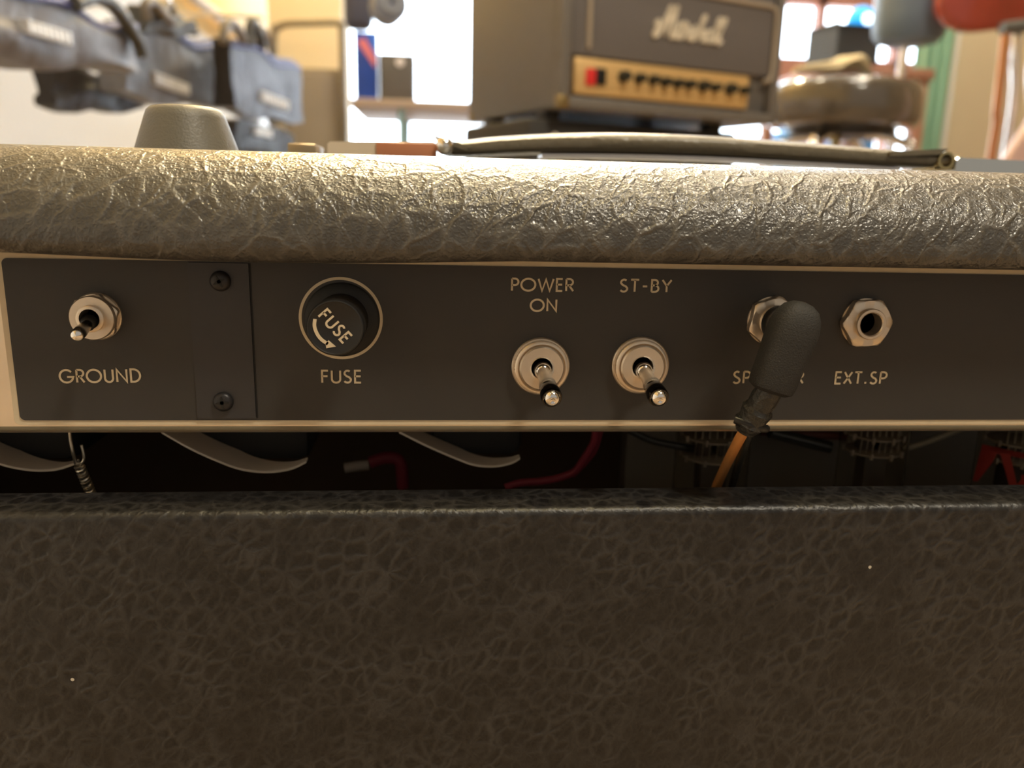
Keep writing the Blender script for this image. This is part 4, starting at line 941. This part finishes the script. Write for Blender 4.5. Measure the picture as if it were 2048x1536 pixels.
# ------------------------------------------------------------------ gig bags on the left wall
BA=math.radians(3.5); bd=Vector((math.sin(BA),math.cos(BA),0)); bn=Vector((math.cos(BA),-math.sin(BA),0))
M_BAGS=[mat('bag_grey_%d'%i,c_,0.55,var=0.25,vscale=7,bump=0.02,bscale=9) for i,c_ in enumerate([(0.165,0.155,0.16),(0.15,0.15,0.165),(0.105,0.115,0.155),(0.022,0.018,0.015),(0.085,0.085,0.075)])]
M_ZIP=mat('zip_blue',(0.10,0.12,0.34),0.5); M_LOGO=mat('bag_logo_white',(0.95,0.94,0.92),0.35)
M_HDL=mat('bag_strap_tan',(0.20,0.17,0.13),0.6)
def gig_bag(pdist,px0,px1,ytop,ybot,thick,mi,lab,logo=None,zipb=True,handle=True,taper=0.0,gus=False):
    P0=-bn*pdist
    def hit(px,py): return on_plane(px,py,P0,bn)
    pm=(px0+px1)/2
    a_=hit(px0,(ytop[0]+ybot[0])/2); b_=hit(px1,(ytop[1]+ybot[1])/2)
    L_=(b_-a_).dot(bd); zt0=hit(px0,ytop[0]).z; zt1=hit(px1,ytop[1]).z; zb0=hit(px0,ybot[0]).z; zb1=hit(px1,ybot[1]).z
    zt_=(zt0+zt1)/2; zb_=(zb0+zb1)/2
    t=thing('gig_bag',(a_.x,a_.y,min(zb0,zb1)),lab,'bag',0,'gig bags hanging on the left wall')
    # soft box: rounded grid with sag
    nu,nv=14,10; vs=[];fs=[]
    def pt(u,v,side):
        e=min(u,1-u)*2; f=min(v,1-v)*2
        bul=thick*(0.36+0.14*(min(1,e*3)**0.5)*(min(1,f*3)**0.5)) 
        wob=0.006*math.sin(u*11+v*3+mi)+0.005*math.sin(v*9-u*5)
        base=Vector((a_.x,a_.y,0))+bd*(L_*(u+ (taper*(u-0.5)*(1-v)))); lo=zb0+(zb1-zb0)*u; hi_=zt0+(zt1-zt0)*u; base.z=lo+(hi_-lo)*v+wob
        ctr=base-bn*thick*0.5
        return ctr+bn*(bul+wob*0.6)*(1 if side else -1)
    for side in (1,0):
        for i in range(nu+1):
            for j in range(nv+1): vs.append(pt(i/nu,j/nv,side))
    off=(nu+1)*(nv+1)
    idx=lambda s_,i,j: s_*off+i*(nv+1)+j
    for s_ in (0,1):
        for i in range(nu):
            for j in range(nv): fs.append([idx(s_,i,j),idx(s_,i+1,j),idx(s_,i+1,j+1),idx(s_,i,j+1)])
    for i in range(nu):
        fs.append([idx(0,i,0),idx(0,i+1,0),idx(1,i+1,0),idx(1,i,0)]); fs.append([idx(0,i,nv),idx(0,i+1,nv),idx(1,i+1,nv),idx(1,i,nv)])
    for j in range(nv):
        fs.append([idx(0,0,j),idx(0,0,j+1),idx(1,0,j+1),idx(1,0,j)]); fs.append([idx(0,nu,j),idx(0,nu,j+1),idx(1,nu,j+1),idx(1,nu,j)])
    MB().add(vs,fs,True).build('bag_body',M_BAGS[mi],t)
    if gus:
        g0_=pt(0.0,0,1); q=MB(); P_=[]
        for v_ in (0,0.5,1): P_.append((pt(0.0,v_,1)+bn*0.004-bd*0.004,pt(0.0,v_,0)-bn*0.004-bd*0.004))
        ring_=[P_[0][0],P_[1][0],P_[2][0],P_[2][1],P_[1][1],P_[0][1]]
        q.prism(ring_,bd,0.012); q.build('side_gusset',M_BAGS[3],t,label='black end panel')
    if zipb:
        pts=[pt(i/nu,0.90,1)+bn*0.002 for i in range(0,nu+1)]
        MB().tube(pts,0.0045,8).build('zipper',M_ZIP,t)
        pts=[pt(i/nu,0.97,1)+bn*-0.002 for i in range(0,nu+1)]
        MB().tube(pts,0.0035,8).build('zipper',M_ZIP,t)
    if handle:
        q0=pt(0.35,1,1)-bn*thick*0.3; q1=pt(0.65,1,1)-bn*thick*0.3; mid=(q0+q1)/2+Z*0.05
        MB().tube(smoothpath([q0,q0.lerp(mid,0.7)+Z*0.01,mid,q1.lerp(mid,0.7)+Z*0.01,q1],5),0.008,10).build('carry_handle',M_HDL,t)
        MB().tube([mid,Vector((mid.x,mid.y,mid.z+0.03)),Vector((XL+0.002,mid.y,mid.z+0.035))],0.004,8).build('hanging_hook',M_CHROME,t)
    if logo:
        # raised white word patch, drawn as letter bars on a thin strip
        (lx0,ly0,lx1,ly1,hgt_)=logo
        w0=on_plane(lx0,ly0,P0+bn*0.010,bn); w1=on_plane(lx1,ly1,P0+bn*0.010,bn)
        dl=(w1-w0); ln_=dl.length; dl.normalize(); hz=(on_plane(lx0,ly0,P0,bn).z-on_plane(lx0,ly0+hgt_,P0,bn).z)
        mb=MB(); n_=8
        for k in range(n_):
            u0=ln_*(k+0.12)/n_; u1=ln_*(k+0.84)/n_; s1_=ln_/n_*0.36
            o_=w0+dl*u0-Z*hz/2
            mb.prism([o_,o_+dl*s1_,o_+dl*s1_+Z*hz,o_+Z*hz],-bn,0.022)
            for zz_ in ((0,1) if k%2 else (0.82,0)):
                zq=zz_*hz*0.64 if zz_ else 0
                mb.prism([o_+Z*zq,o_+dl*(u1-u0)+Z*zq,o_+dl*(u1-u0)+Z*(zq+hz*0.36),o_+Z*(zq+hz*0.36)],-bn,0.022)
            o2=w0+dl*(u1-s1_)-Z*hz/2
            mb.prism([o2,o2+dl*s1_,o2+dl*s1_+Z*hz,o2+Z*hz],-bn,0.022)
        mb.build('logo',M_LOGO,t,label='white word patch')
    return t
bag_a=gig_bag(0.56,-60,284,(-60,52),(106,142),0.09,0,'large grey gig bag with long white logo, nearest and highest on left wall',logo=(57,52,146,78,26),taper=0.1)
bag_b=gig_bag(0.66,266,447,(40,86),(190,216),0.055,1,'grey gig bag with blue zipper hanging second from the left',logo=(311,155,381,180,23),taper=0.12)
bag_c=gig_bag(0.56,470,606,(76,128),(218,250),0.05,2,'blue grey gig bag with bright white logo, third from left',logo=(526,192,579,212,20),gus=True)
gig_bag(0.74,118,290,(134,160),(212,226),0.05,3,'black gig bag hanging below the large grey bag',zipb=False,handle=False)
gig_bag(0.72,480,592,(240,262),(300,318),0.05,3,'black gig bag with dim grey logo below the blue grey bag',zipb=False,handle=True,logo=(511,262,545,268,16))
bag_d=gig_bag(0.585,300,402,(20,46),(54,76),0.04,4,'dark olive pouch bag hung over the top of the second grey bag',zipb=False,handle=False)
# shoulder straps draped over the bags
def strap(px,p,parent,lab,rad=0.012,m=None):
    P=[on_plane(a_,b_,-bn*(p-0.004),bn) for a_,b_ in px]
    return MB().tube(smoothpath(P,6),rad,10).build('shoulder_strap',m or M_HDL,parent,label=lab)
strap([(150,8),(190,-6),(226,12),(256,52),(276,84),(284,112)],0.555,bag_a,'dark shoulder strap',0.010,M_BAGS[4])
strap([(296,40),(290,10),(306,4),(322,24),(345,44)],0.58,bag_d,'tan shoulder strap',0.008)
strap([(446,84),(450,56),(460,44),(476,58),(488,82)],0.555,bag_c,'tan webbing loop',0.010)
strap([(500,90),(500,52),(507,44),(516,64),(526,94)],0.555,bag_c,'dark strap end',0.011,M_BAGS[4])
# pale hanging rail on the yellow wall
ra=on_plane(330,8,Vector((XL+0.03,0,0)),X); rb_=on_plane(520,62,Vector((XL+0.03,0,0)),X)
rl=MB().tube([Vector((XL+0.03,ra.y-0.3,(ra.z+rb_.z)/2)),Vector((XL+0.03,rb_.y,(ra.z+rb_.z)/2))],0.02,12).build('wall_rail',mat('rail_pale',(0.66,0.58,0.48),0.4))
tag(rl,'pale straight rail running along the yellow left wall','rail')

# low bench with boxes, glimpsed under the bar stool
BY=4.4
def low_box(px0,px1,ptop,Y,colr,mn,lab):
    a_=on_y(px0,ptop,Y); b_=on_y(px1,ptop,Y); t=thing('storage_box',((a_.x+b_.x)/2,Y+0.15,0),lab,'box')
    MB().box((a_.x,Y,0),(b_.x,Y+0.3,a_.z-0.03),0.004).build('body',mat(mn,colr,0.5),t)
    MB().box((a_.x-0.008,Y-0.008,a_.z-0.03),(b_.x+0.008,Y+0.308,a_.z),0.006).build('lid',mat(mn+'_lid',tuple(c*1.2 for c in colr),0.4),t)
low_box(1560,1612,262,BY,(0.10,0.28,0.62),'blue_box','blue storage box behind the left leg of the bar stool')
low_box(1622,1668,272,BY+0.35,(0.55,0.30,0.24),'brown_box','brown storage box between two blue boxes behind the bar stool')
low_box(1688,1752,268,BY,(0.06,0.20,0.50),'navy_box','dark blue storage box behind the right side of the bar stool')
